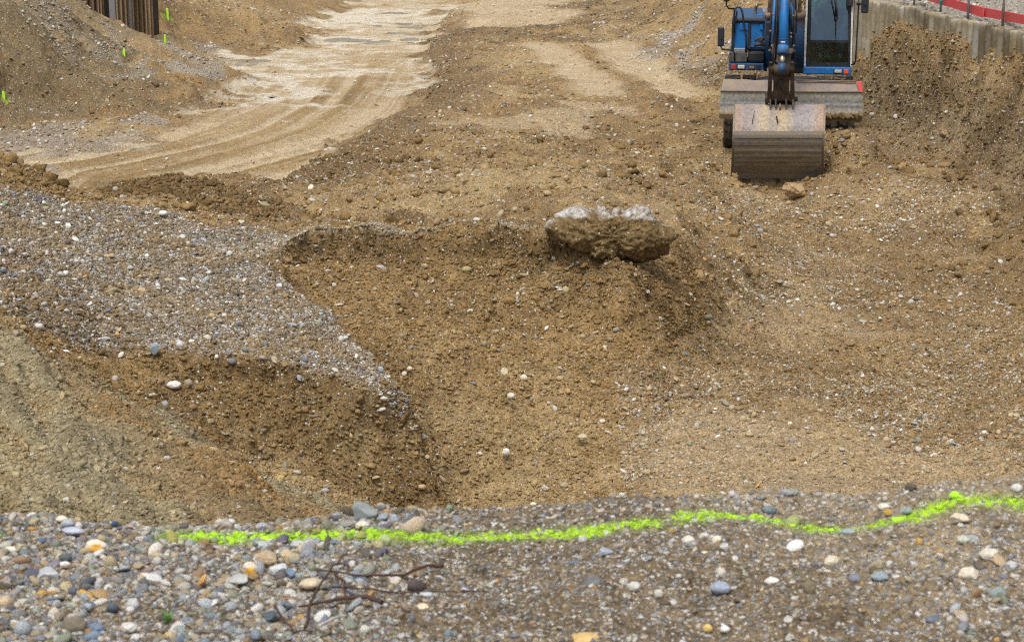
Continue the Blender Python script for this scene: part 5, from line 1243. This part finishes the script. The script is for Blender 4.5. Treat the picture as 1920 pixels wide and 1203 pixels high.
def boulder():
    Yb = 19.55; c = (1150, 440); cw = at(*c, Yb); sc_ = at(c[0]+100, c[1], Yb).x-cw.x; sc_ /= 100
    n, mm = 170, 90; bm = bmesh.new(); rings = []
    from mathutils import noise as mn
    for i in range(mm+1):
        k = 1-abs(2*i/mm-1); k = k**.8          # front (towards the camera) to back
        dep = math.sqrt(max(0, 1-k**4.44))*.30*(-1 if i <= mm/2 else 1)
        if i in (0, mm): k = 0
        if k == 0: rings.append([bm.verts.new(cw+Vector((.0, dep, 0)))]); continue
        ring = []
        for q in range(n):
            th = 2*math.pi*q/n; el_ = 1/math.hypot(math.cos(th)/120, math.sin(th)/50); r = (el_ + (seg_hit(BO, c, th)-el_)*k**7)*sc_
            p = Vector((math.cos(th)*r*k, dep, -math.sin(th)*r*k)); w_ = cw+p
            up = max(0, -math.sin(th)); p.y += .10*up*k - .22*p.z
            nn = (abs(mn.noise(w_*3.1))*.10-.03) + mn.fractal(w_*6, 1.0, 2.0, 5)*.05 + mn.fractal(w_*24, 1.0, 2.0, 4)*.022
            nrm = Vector((math.cos(th)*k, dep*2.2, -math.sin(th)*k)).normalized(); ring.append(bm.verts.new(cw+p+nrm*nn))
        rings.append(ring)
    for A, B in zip(rings[:-1], rings[1:]):
        for q in range(n):
            if len(A) == 1: bm.faces.new([A[0], B[q], B[(q+1) % n]])
            elif len(B) == 1: bm.faces.new([A[q], B[0], A[(q+1) % n]])
            else: bm.faces.new([A[q], B[q], B[(q+1) % n], A[(q+1) % n]])
    bmesh.ops.recalc_face_normals(bm, faces=bm.faces)
    for f in bm.faces: f.smooth = True
    me = bpy.data.meshes.new('boulder'); bmesh.ops.translate(bm, verts=bm.verts, vec=-cw); bm.to_mesh(me); bm.free()
    crest = [(1017, 430), (1030, 414), (1045, 400), (1058, 402), (1085, 402), (1100, 397), (1115, 396), (1135, 399), (1150, 398), (1165, 398), (1172, 402), (1200, 402), (1214, 401), (1222, 407), (1240, 414), (1262, 424), (1280, 430)]
    cx_ = [at(*p, Yb).x-cw.x for p in crest]; cz_ = [at(*p, Yb).z-cw.z-.014 for p in crest]
    co = np.array([v.co for v in me.vertices]); nz = np.array([v.normal.z for v in me.vertices])
    lim = np.interp(co[:, 0], cx_, cz_); f = np.array([mn.noise(Vector(p)*14) for p in co])
    wv = sstep(-.012, .03, co[:, 2]-.25*0*co[:, 1]-lim+.045*f)*sstep(-.2, .25, nz+.5*(co[:, 1] > 0)+.3)
    me.attributes.new('crust', 'FLOAT', 'POINT').data.foreach_set('value', wv.astype(np.float32))
    m, nt, b = NT('earth_boulder'); tc = N(nt, 'ShaderNodeTexCoord').outputs['Object']
    cr = N(nt, 'ShaderNodeAttribute', attribute_name='crust').outputs['Fac']
    n1 = N(nt, 'ShaderNodeTexNoise', i_Scale=16.0, i_Detail=8.0, i_Roughness=.75); lk(nt, tc, n1.inputs[0])
    e_ = ramp(nt, n1.outputs[0], [(.3, (.055, .036, .016)), (.5, (.165, .112, .05)), (.72, (.31, .22, .115))])
    hgt = n1.outputs[0]
    for sc2, th in ((30.0, .35), (70.0, .3)):
        v = N(nt, 'ShaderNodeTexVoronoi', i_Scale=sc2); lk(nt, tc, v.inputs[0]); sp = N(nt, 'ShaderNodeSeparateColor'); lk(nt, v.outputs['Color'], sp.inputs[0])
        k = math_(nt, 'MULTIPLY', math_(nt, 'LESS_THAN', v.outputs['Distance'], .3), math_(nt, 'LESS_THAN', sp.outputs[0], th*.6))
        e_ = mixc(nt, math_(nt, 'MULTIPLY', k, .8), e_, ramp(nt, sp.outputs[1], [(0, (.3, .2, .1)), (.5, (.45, .36, .24)), (1, (.62, .58, .5))]))
        hgt = math_(nt, 'ADD', hgt, k)
    w_ = ramp(nt, n1.outputs[0], [(.32, (.10, .09, .08)), (.46, (.36, .32, .26)), (.6, (.56, .56, .57)), (.75, (.72, .72, .73))])
    lk(nt, mixc(nt, cr, e_, w_), b.inputs['Base Color']); b.inputs['Roughness'].default_value = .95; b.inputs['Specular IOR Level'].default_value = .1
    bp = N(nt, 'ShaderNodeBump'); bp.inputs['Strength'].default_value = .9; bp.inputs['Distance'].default_value = .03; lk(nt, hgt, bp.inputs['Height']); lk(nt, bp.outputs[0], b.inputs['Normal'])
    o = link('boulder', me, m); o.location = cw
    tag(o, 'large jagged brown boulder with a white crust on top, beside the hollow', 'boulder')
boulder()

# ------------------------------------------------------------------ stones one can point to
def lump(px, py, wpx, hpx, colr, label, cat='stone', ang=0, name='stone', flat_=None, Y=None, spots=None, rot=None, sink=.12, seed=0, amp=.16, rough_=.8):
    g = ground_hit(px, py + hpx*.42)
    d = g.y; wm = wpx/FPX*d*1.02; hm = hpx/FPX*d
    if d < 7: hm *= 1.15
    bm_ = stone_mesh(name, seed or int(px*7+py), 4, amp, 1.0, ang, freq=1.5 if name != 'clod' else 2.6)
    co = np.array([v.co for v in bm_.vertices]); ext = co.max(0)-co.min(0); co /= ext; a = rot if rot is not None else random.uniform(-.25, .25)
    co = co*np.array([wm, wm*.75, hm]); c_, s__ = math.cos(a), math.sin(a); x = co[:, 0]*c_-co[:, 1]*s__; y = co[:, 0]*s__+co[:, 1]*c_; co[:, 0] = x; co[:, 1] = y
    bm_.vertices.foreach_set('co', co.astype(np.float32).ravel()); bm_.update()
    o = link(name, bm_, stone_material(name, False, colr, rough_=rough_, nscale=1.6/wm if wm > .15 else 2.2/wm, spots=spots, spec=.2))
    if name == 'clod': pass
    o.location = g + Vector((0, 0, hm*(.5-sink))); tag(o, label, cat)
    return o
W = (.70, .69, .64); CR = (.60, .55, .43); GY = (.36, .38, .385); BL = (.17, .22, .29); LG = (.48, .50, .51); DK = (.10, .10, .095); TN = (.42, .34, .22); BR = (.20, .135, .065); GG = (.25, .29, .25)
ST = [
 (683, 958, 50, 42, (.23, .25, .245), 'angular light grey stone standing on the rim above the hollow', 9), (680, 984, 29, 17, CR, 'smooth cream pebble just below the angular grey rim stone', 0), (741, 973, 19, 24, (.36, .39, .43), 'upright cracked blue grey stone on the rim right of the cream pebble', 3),
 (576, 1035, 28, 38, (.30, .31, .34), 'tall dark grey rounded stone on top of the small stone heap by the paint line', 2), (560, 1021, 34, 18, (.42, .43, .42), 'flat light grey stone lying at the back of the small stone heap', 0), (597, 1026, 20, 15, (.34, .38, .42), 'small blue grey stone at the right end of the heap touching the lime line', 0),
 (538, 1040, 26, 22, (.50, .40, .25), 'tan and grey stone in the middle of the small heap', 0), (552, 1048, 24, 26, (.38, .33, .24), 'brownish grey stone leaning against the tall dark grey stone', 2), (502, 1046, 42, 26, (.38, .29, .19), 'brown block-like stone at the left end of the small heap', 6),
 (522, 1066, 36, 24, LG, 'pale grey stone in front of the small heap', 4), (493, 1021, 26, 16, (.40, .43, .46), 'light blue grey stone behind the brown block-like stone', 0), (545, 1073, 20, 20, BL, 'dark blue stone in front of the small heap', 3),
 (582, 1092, 44, 17, (.50, .42, .29), 'long tan stone lying under the crossed twigs', 0), (604, 1094, 22, 18, (.36, .33, .28), 'round brownish stone at the end of the long tan stone', 0), (655, 1085, 24, 14, GY, 'flat grey stone right of the crossed twigs', 3), (675, 1088, 22, 15, (.32, .37, .42), 'blue grey stone beside the start of the long twig', 2),
 (741, 1086, 23, 15, (.58, .53, .46), 'pinkish white stone beside the long upper twig', 3), (770, 1083, 12, 9, W, 'small white stone under the long upper twig', 3), (800, 1114, 26, 13, LG, 'pale grey flat stone below the long upper twig', 2), (792, 1139, 32, 18, (.60, .50, .36), 'cream and tan stone between the lower twig and the bottom edge', 0), (739, 1168, 27, 16, W, 'white angular stone below the thick dark twig', 2), (707, 1135, 17, 12, W, 'small round white stone above the thick dark twig', 0),
 (180, 1023, 42, 25, (.66, .60, .48), 'white stone with an orange stain on its top', 0, (.62, .33, .06)), (468, 1066, 32, 26, (.62, .55, .45), 'white stone with an orange stripe next to a flat grey slab', 3, (.66, .36, .05)), (448, 1084, 44, 15, (.36, .36, .34), 'flat grey slab below the stone with the orange stripe', 7),
 (78, 1012, 24, 14, (.10, .15, .24), 'dark blue stone near the left end of the shelf', 3), (137, 994, 43, 11, (.40, .42, .50), 'long thin lilac grey stone near the back of the shelf', 0), (128, 980, 26, 16, (.33, .36, .40), 'rounded grey stone above the long lilac stone', 0), (116, 972, 24, 12, CR, 'cream stone at the very edge of the shelf', 0), (215, 981, 14, 10, (.05, .08, .16), 'very dark blue pebble on the shelf edge', 0),
 (20, 1030, 28, 13, CR, 'cream oval stone near the left edge of the picture', 0), (122, 1059, 24, 14, (.72, .71, .70), 'white oval stone below the stained one', 0), (90, 1075, 44, 24, (.38, .39, .40), 'broad flat grey stone lying in the gravel at the left', 8), (103, 1152, 25, 26, (.50, .46, .38), 'squarish beige stone near the bottom left', 6), (141, 1172, 50, 40, (.17, .145, .11), 'big dark brown mottled stone near the bottom left', 0), (181, 1177, 36, 23, (.15, .19, .26), 'smooth slate blue stone right of the big dark brown one', 0),
 (242, 1175, 36, 20, (.50, .48, .45), 'light grey oval stone right of the slate blue one', 0), (136, 1138, 26, 20, (.36, .36, .27), 'olive grey stone above the big dark brown one', 2), (107, 1131, 18, 15, (.36, .41, .44), 'round pale blue stone above the squarish beige one', 0), (164, 1140, 30, 20, (.26, .33, .42), 'blue stone with white veins above the slate blue one', 3), (95, 1195, 56, 20, (.33, .32, .26), 'wide flat greenish stone cut by the bottom edge', 5), (81, 1172, 18, 13, (.70, .67, .62), 'white stone left of the big dark brown one', 0), (248, 1132, 30, 22, (.42, .42, .42), 'rounded grey stone with a pale band near the left heap of gravel', 2), (272, 1078, 24, 10, CR, 'thin cream stone in the gravel left of the twigs', 0),
 (1112, 1090, 33, 25, (.15, .16, .155), 'dark grey rough stone in the middle of the foreground', 6), (1095, 1196, 54, 20, (.50, .35, .15), 'ochre stone cut by the bottom edge', 4), (1070, 1103, 22, 18, BR, 'dark brown stone beside the dark grey rough one', 0), (1136, 1034, 30, 17, (.32, .35, .39), 'pointed blue grey stone below the lime line', 3), (1178, 1057, 26, 18, (.44, .47, .50), 'wedge shaped pale blue stone right of the pointed one', 6), (1077, 1056, 24, 13, (.13, .15, .18), 'small dark slate stone left of the pointed blue grey one', 2),
 (1163, 1071, 24, 14, LG, 'light grey stone under the wedge shaped one', 2), (1189, 1098, 26, 18, (.50, .49, .44), 'rounded pale stone right of the dark grey rough one', 0), (1291, 1012, 26, 17, (.60, .57, .50), 'cream stone below the gap in the lime line', 3), (1345, 1013, 24, 20, CR, 'pale yellowish stone right of the gap in the lime line', 0), (1321, 1005, 22, 16, (.50, .50, .48), 'round light grey stone between two cream ones', 0), (1319, 1036, 32, 12, CR, 'long cream stone lying flat below the round grey one', 0), (1351, 1100, 42, 22, (.28, .32, .40), 'blue grey stone with white bands in the foreground', 0), (1235, 1112, 18, 18, (.52, .51, .44), 'small round cream stone left of the banded one', 0), (1327, 1176, 19, 15, (.62, .44, .16), 'small amber stone near the bottom edge', 0), (1359, 1178, 20, 12, W, 'white oval pebble beside the amber one', 0), (1353, 1072, 18, 22, (.58, .54, .46), 'upright cream stone above the banded one', 4),
 (1448, 1088, 30, 14, (.62, .60, .55), 'cream oval stone left of the round brown one', 0), (1517, 1101, 27, 30, (.19, .155, .10), 'round dark brown stone in the foreground', 0), (1557, 1051, 30, 25, (.60, .54, .42), 'angular cream stone in the middle of the right foreground', 5), (1589, 1087, 34, 16, (.27, .24, .18), 'dark brown flat stone right of the round brown one', 5), (1657, 949, 25, 14, (.56, .54, .46), 'cream oval stone above the lime line', 0), (1700, 956, 20, 13, (.25, .31, .30), 'green grey stone touching the lime line', 2), (1590, 996, 32, 14, (.26, .32, .32), 'flat green grey stone under the lime line', 3), (1797, 971, 38, 20, (.55, .47, .36), 'cream and orange stone below the bend of the lime line', 4), (1806, 1011, 28, 17, (.42, .44, .36), 'smooth greenish oval stone at the right', 0),
 (1854, 1038, 42, 23, (.52, .48, .40), 'large smooth beige stone at the right', 0), (1816, 1074, 42, 25, (.58, .52, .42), 'large cream stone with a chipped edge at the right', 3), (1870, 1113, 36, 29, (.22, .27, .26), 'round green grey stone near the right edge', 0), (1890, 1060, 34, 22, (.44, .43, .43), 'jagged light grey stone near the right edge', 6), (1835, 1060, 30, 22, (.13, .11, .085), 'dark brown jagged stone behind the chipped cream one', 6), (1708, 913, 24, 14, (.10, .085, .06), 'dark clump on the far edge of the shelf', 3), (1906, 914, 24, 16, (.52, .51, .48), 'pale rounded stone near the right end of the lime line', 0), (1750, 1160, 38, 18, (.14, .16, .19), 'dark blue flat stone near the bottom right', 3), (1790, 927, 22, 13, (.40, .82, .05), 'stone sprayed all lime green at the bend of the line', 2), (1685, 974, 24, 9, (.40, .80, .05), 'flat stone with its top sprayed lime green', 4),
 (946, 697, 14, 21, (.58, .50, .36), 'pale upright stone on the slope of the hollow', 3), (982, 707, 15, 14, (.60, .54, .42), 'pale stone right of the upright one on the slope', 0), (958, 741, 16, 13, (.60, .56, .47), 'flat white stone below the upright one on the slope', 0), (949, 845, 15, 15, (.68, .66, .60), 'white stone near the bottom of the hollow', 3), (1092, 818, 20, 13, (.48, .40, .28), 'tan oval stone low on the slope of the hollow', 0), (1243, 690, 13, 12, W, 'round white stone at the right edge of the hollow', 0), (758, 700, 11, 11, CR, 'small cream stone just behind the wedge of gravel', 0), (768, 690, 11, 10, (.6, .55, .45), 'small pale stone touching a cream one behind the wedge', 0), (1134, 651, 10, 10, CR, 'small cream stone high on the right of the slope', 0),
 (326, 720, 29, 17, (.60, .57, .52), 'big white oval stone on the brown cut below the gravel', 0), (291, 652, 20, 24, (.26, .31, .34), 'blue grey slab tilted on the gravel heap', 6), (306, 399, 18, 10, W, 'white stone near the top of the gravel heap', 0), (129, 423, 12, 12, W, 'white stone high on the left of the gravel heap', 2), (453, 903, 22, 20, (.42, .31, .2), 'brown rounded stone on the lower left bank', 0), (33, 772, 14, 18, (.40, .38, .28), 'pale oval stone on the olive bank at the left edge', 0), (167, 798, 16, 10, (.45, .40, .29), 'beige flat stone on the olive bank', 0), (285, 852, 15, 11, (.44, .31, .16), 'ochre stone on the streaked lower bank', 0),
 (1243, 1000, 12, 9, LG, 'light grey pebble in the gap of the lime line', 0), (1000, 944, 14, 9, CR, 'small cream pebble on the rim of the shelf', 0), (1546, 762, 13, 12, (.5, .42, .3), 'tan pebble on the pit floor at the right', 0), (1340, 757, 14, 10, (.4, .32, .24), 'brown grey pebble on the pit floor', 2), (1845, 810, 11, 10, W, 'white pebble on the pit floor near the right edge', 0)]
for r in ST: lump(*r[:6], ang=r[6], spots=r[7] if len(r) > 7 else None)
for r in [(875, 343, 17, 12, (.15, .10, .05), 'dark brown clod on the broad slope behind the hollow', 'clod'), (1099, 239, 16, 9, (.15, .10, .05), 'small dark clod on the slope left of the bucket', 'clod'), (1302, 229, 22, 11, (.11, .08, .045), 'dark clod nearest the left wheel of the excavator', 'clod'), (1560, 362, 26, 14, (.20, .14, .07), 'brown lump of earth right of the tan rock at the bucket', 'clod'),
          (1175, 330, 22, 9, (.18, .13, .06), 'flat brown clod above the big boulder', 'clod'), (1825, 608, 30, 12, (.17, .12, .06), 'dark clump of earth half sunk in the pit floor', 'clod'), (1820, 388, 22, 12, (.16, .12, .06), 'brown clod at the foot of the right slope', 'clod'), (1605, 278, 36, 24, (.30, .21, .11), 'tan slab of packed earth on the mound beside the bucket', 'clod')]:
    lump(*r[:6], cat='clod', name='clod', ang=3, amp=.5, rough_=.97)
lump(1491, 352, 44, 30, (.36, .25, .135), 'tan rough rock lying directly in front of the bucket', cat='rock', name='rock', ang=5, amp=.3)
lump(1308, 516, 34, 26, (.28, .195, .095), 'tilted slab of tan earth below the boulder', cat='rock', name='rock', ang=6, rot=-.5, amp=.2)

# ------------------------------------------------------------------ twigs
TW = surf('dark_red_bark', (.06, .024, .018), (.05, .03, .02), .3, 40, .6); TWG = surf('dry_grey_bark', (.40, .38, .35), (.3, .26, .2), .3, 40, .8)
def twig(pts_, r, label, mat=TW, lift=.026):
    P = []
    for k, (px, py) in enumerate(pts_):
        g = ground_hit(px, py); P.append(g + Vector((0, 0, lift + .006*math.sin(k*2.1))))
    Q = []
    for a, b_ in zip(P[:-1], P[1:]):
        for t in (0, .33, .66): Q.append(a.lerp(b_, t)+Vector((random.gauss(0, .0016), 0, random.gauss(0, .0016))))
    Q.append(P[-1]); n = len(Q); m = MB(); m.tube(Q, [1.3*r*(1-.6*k/(n-1)) for k in range(n)], 7)
    c = P[0]; o = m.build('twig', mat, None, c); o.location = c; tag(o, label, 'twig', 'twigs lying in the foreground gravel')
twig([(590, 1082), (625, 1094), (680, 1097), (760, 1092), (800, 1082), (832, 1079)][::-1], .0035, 'long dark red twig reaching right from the crossing, uppermost')
twig([(622, 1118), (670, 1124), (750, 1127), (830, 1127), (918, 1131)], .0022, 'thin straight dark twig, longest of all, just under the uppermost')
twig([(718, 1149), (690, 1140), (640, 1136), (600, 1150), (560, 1160)], .0050, 'thick dark twig with a cut end, bending left')
twig([(573, 1202), (582, 1160), (598, 1122), (625, 1088), (645, 1068)], .0036, 'red twig rising steeply across all the others', lift=.036)
twig([(630, 1096), (645, 1112), (650, 1140), (648, 1166)], .0026, 'short curved reddish twig between the thick one and the uppermost')
twig([(515, 1152), (528, 1178), (552, 1197), (590, 1204)], .0028, 'dark twig curving down to the bottom edge')
twig([(596, 1194), (625, 1182), (652, 1170)], .0040, 'pale dry twig near the bottom edge', TWG)
# grass tuft
m = MB(); g = ground_hit(314, 1163)
for k in range(16):
    a = random.random()*6.28; l_ = random.uniform(.012, .03); b0 = g+Vector((random.gauss(0, .006), random.gauss(0, .006), -.002))
    m.tube([b0, b0+Vector((math.cos(a)*l_*.4, math.sin(a)*l_*.4, l_*.7)), b0+Vector((math.cos(a)*l_, math.sin(a)*l_, l_))], [.0014, .001, .0003], 4)
o = m.build('grass_tuft', flatmat('fresh_grass', (.10, .26, .03), .7), None, g); o.location = g; tag(o, 'tiny fresh green grass tuft among the pebbles', 'grass tuft')

# ------------------------------------------------------------------ puddles on the haul road
def wmat():
    m, nt, b = NT('muddy_water'); b.inputs['Base Color'].default_value = (.17, .125, .045, 1); b.inputs['Roughness'].default_value = .12; b.inputs['Specular IOR Level'].default_value = .12
    n1 = N(nt, 'ShaderNodeTexNoise', i_Scale=.7, i_Detail=3.0); tc = N(nt, 'ShaderNodeTexCoord').outputs['Object']; lk(nt, tc, n1.inputs[0])
    lk(nt, ramp(nt, n1.outputs[0], [(.3, (.11, .09, .03)), (.7, (.24, .16, .055))]), b.inputs['Base Color'])
    return m
WM = wmat()
for k, (px, py, rx, ry) in enumerate([(467, 118, 30, 6), (505, 92, 18, 2.2), (571, 77, 15, 2.2), (640, 76, 62, 3.4), (712, 80, 24, 3.4), (771, 74, 17, 3.6), (777, 52, 22, 1.8), (762, 45, 20, 1.5), (745, 63, 22, 1.8), (510, 182, 9, 1.6), (705, 49, 12, 1.8), (745, 26, 24, 1.4)]):
    c = ground_hit(px, py); x0, x1 = ground_hit(px-rx, py), ground_hit(px+rx, py); yn, yf = ground_hit(px, py+ry), ground_hit(px, py-ry)
    m = MB(); n = 40; ring = []
    for q in range(n):
        t = 2*math.pi*q/n; rr = 1+.22*math.sin(3*t+k)+.16*math.sin(5*t+2*k)+.1*math.sin(9*t)
        ring.append(m.bm.verts.new((math.cos(t)*(x1.x-x0.x)/2*rr, math.sin(t)*(yf.y-yn.y)/2*rr, 0)))
    m.bm.faces.new(ring); o = m.build('puddle', WM); 
    jj = np.clip(np.searchsorted(YS, [yn.y, yf.y]), 0, NR-1); ii = np.clip(((np.array([x0.x, x1.x])/c.y-U0)/(U1-U0)*(NU-1)).astype(int), 0, NU-1)
    loc = PZg[jj[0]:jj[1]+1, ii[0]:ii[1]+1]; o.location = (c.x, (yn.y+yf.y)/2, float(np.percentile(loc, 62))+.004)
    tag(o, 'shallow pool of brown rain water on the haul road', 'puddle', kind='structure')

# ------------------------------------------------------------------ shoring in the distance on the left
def hbeam(px0, px1, pyb, Y, mat, label, lean=0, top=3.9, w2=None):
    a, b_ = at(px0, pyb, Y), at(px1, pyb, Y); wd_ = b_.x-a.x; c = (a+b_)/2; c.z -= .4; t = .018; d = max(.12, wd_*1.0)
    m = MB(); H_ = top-c.z
    for y0 in (0, d): m.box((0, y0, H_/2), (wd_, t, H_))
    m.box((0, d/2, H_/2), (t, d-t-.004, H_-.002))
    o = m.build('steel_beam', mat); o.location = c; o.rotation_euler = (0, lean, 0); tag(o, label, 'steel beam', 'steel beams of the shoring')
hbeam(210, 221, 98, 49.6, BEAMB, 'widest blue grey steel beam of the shoring, lowest in the scree', -.012)
hbeam(245.5, 250.5, 74, 51, GALV, 'narrow pale blue grey steel beam in the middle of the shoring', -.012)
hbeam(288, 297, 64, 52, DARKB, 'dark brown steel beam at the right end of the shoring', 0)
hbeam(196, 207, 68, 51.5, DARKB, 'dark beam standing in for the shaded recess left of the widest blue grey one', 0)  # dark upright added where the shoring only recedes into shade
def sheet(px0, px1, pyb, Y, mat, label, n, dep=.12, top=3.8):
    a, b_ = at(px0, pyb, Y), at(px1, pyb, Y); m = MB(); P = []
    for k in range(n):
        for u, dd in ((0, 0), (.3, 0), (.45, dep), (.85, dep)): P.append((a.x+(b_.x-a.x)*(k+u)/n, Y+dd))
    P.append((b_.x, Y)); c = Vector((a.x, Y, a.z-.3)); h_ = top-c.z
    lo = [Vector((x, y, c.z)) for x, y in P]; lo += [p+Vector((0, .012, 0)) for p in lo[::-1]]
    m.loft([lo, [p+Vector((0, 0, h_)) for p in lo]]); o = m.build('sheet_pile', mat, None, c); o.location = c; tag(o, label, 'sheet pile', 'sheet piles of the shoring')
sheet(221, 245, 78, 50.4, RUSTB, 'rusty folded sheet pile between the two blue grey beams', 3)
sheet(251, 276, 80, 51.3, surf('clay_coated_steel', (.25, .18, .10), (.17, .11, .06), .5, 1.6, .85, stretch=(1, 1, .5), third=(.33, .24, .14)), 'clay covered sheet pile right of the narrow pale beam', 3, .1)
sheet(275, 289, 78, 50.9, RUSTB, 'rusty sheet pile with a pale edge next to the dark end beam', 2, .08)
sheet(186, 197, 66, 50.6, RUSTB, 'rusty sheet pile left of the shaded recess', 2, .1)
sheet(150, 186, 45, 51.0, surf('brown_sheet_steel', (.12, .075, .05), (.2, .14, .085), .4, 1.5, .8, stretch=(2, 2, .3)), 'brown sheet pile farthest left, half buried behind the bank', 3, .14)

# ------------------------------------------------------------------ lime marker stakes
for px, y0, y1, lab in ((9, 172, 197, 'lime marker stake at the foot of the bank by the left edge'), (233, 94, 108, 'dull lime marker stake beside the foot of the scree'), (310, 66, 81, 'lime marker stake right of the steel shoring'), (315, 17, 34, 'lime marker stake farthest up, on the brown slope'), (221, 95, 100, 'short lime marker stub at the foot of the blue grey beam')):
    g = ground_hit(px, y1); h_ = (y1-y0)/FPX*g.y; m = MB(); r_ = .028
    m.loft([[Vector((sx*r_, sy*r_*.7, z)) for sx, sy in ((-1, -1), (1, -1), (1, 1), (-1, 1))] for z in (-.25, h_*.92)], caps=True)
    m.loft([[Vector((sx*r_*1.0, sy*r_*.7, h_*.92+.002)) for sx, sy in ((-1, -1), (1, -1), (1, 1), (-1, 1))], [Vector((sx*r_*.5, sy*r_*.35, h_+.01)) for sx, sy in ((-1, -1), (1, -1), (1, 1), (-1, 1))]])
    o = m.build('marker_stake', LIME); o.location = g; o.rotation_euler = (0, random.gauss(0, .04), 0); tag(o, lab, 'marker stake', 'lime marker stakes')

#@@END
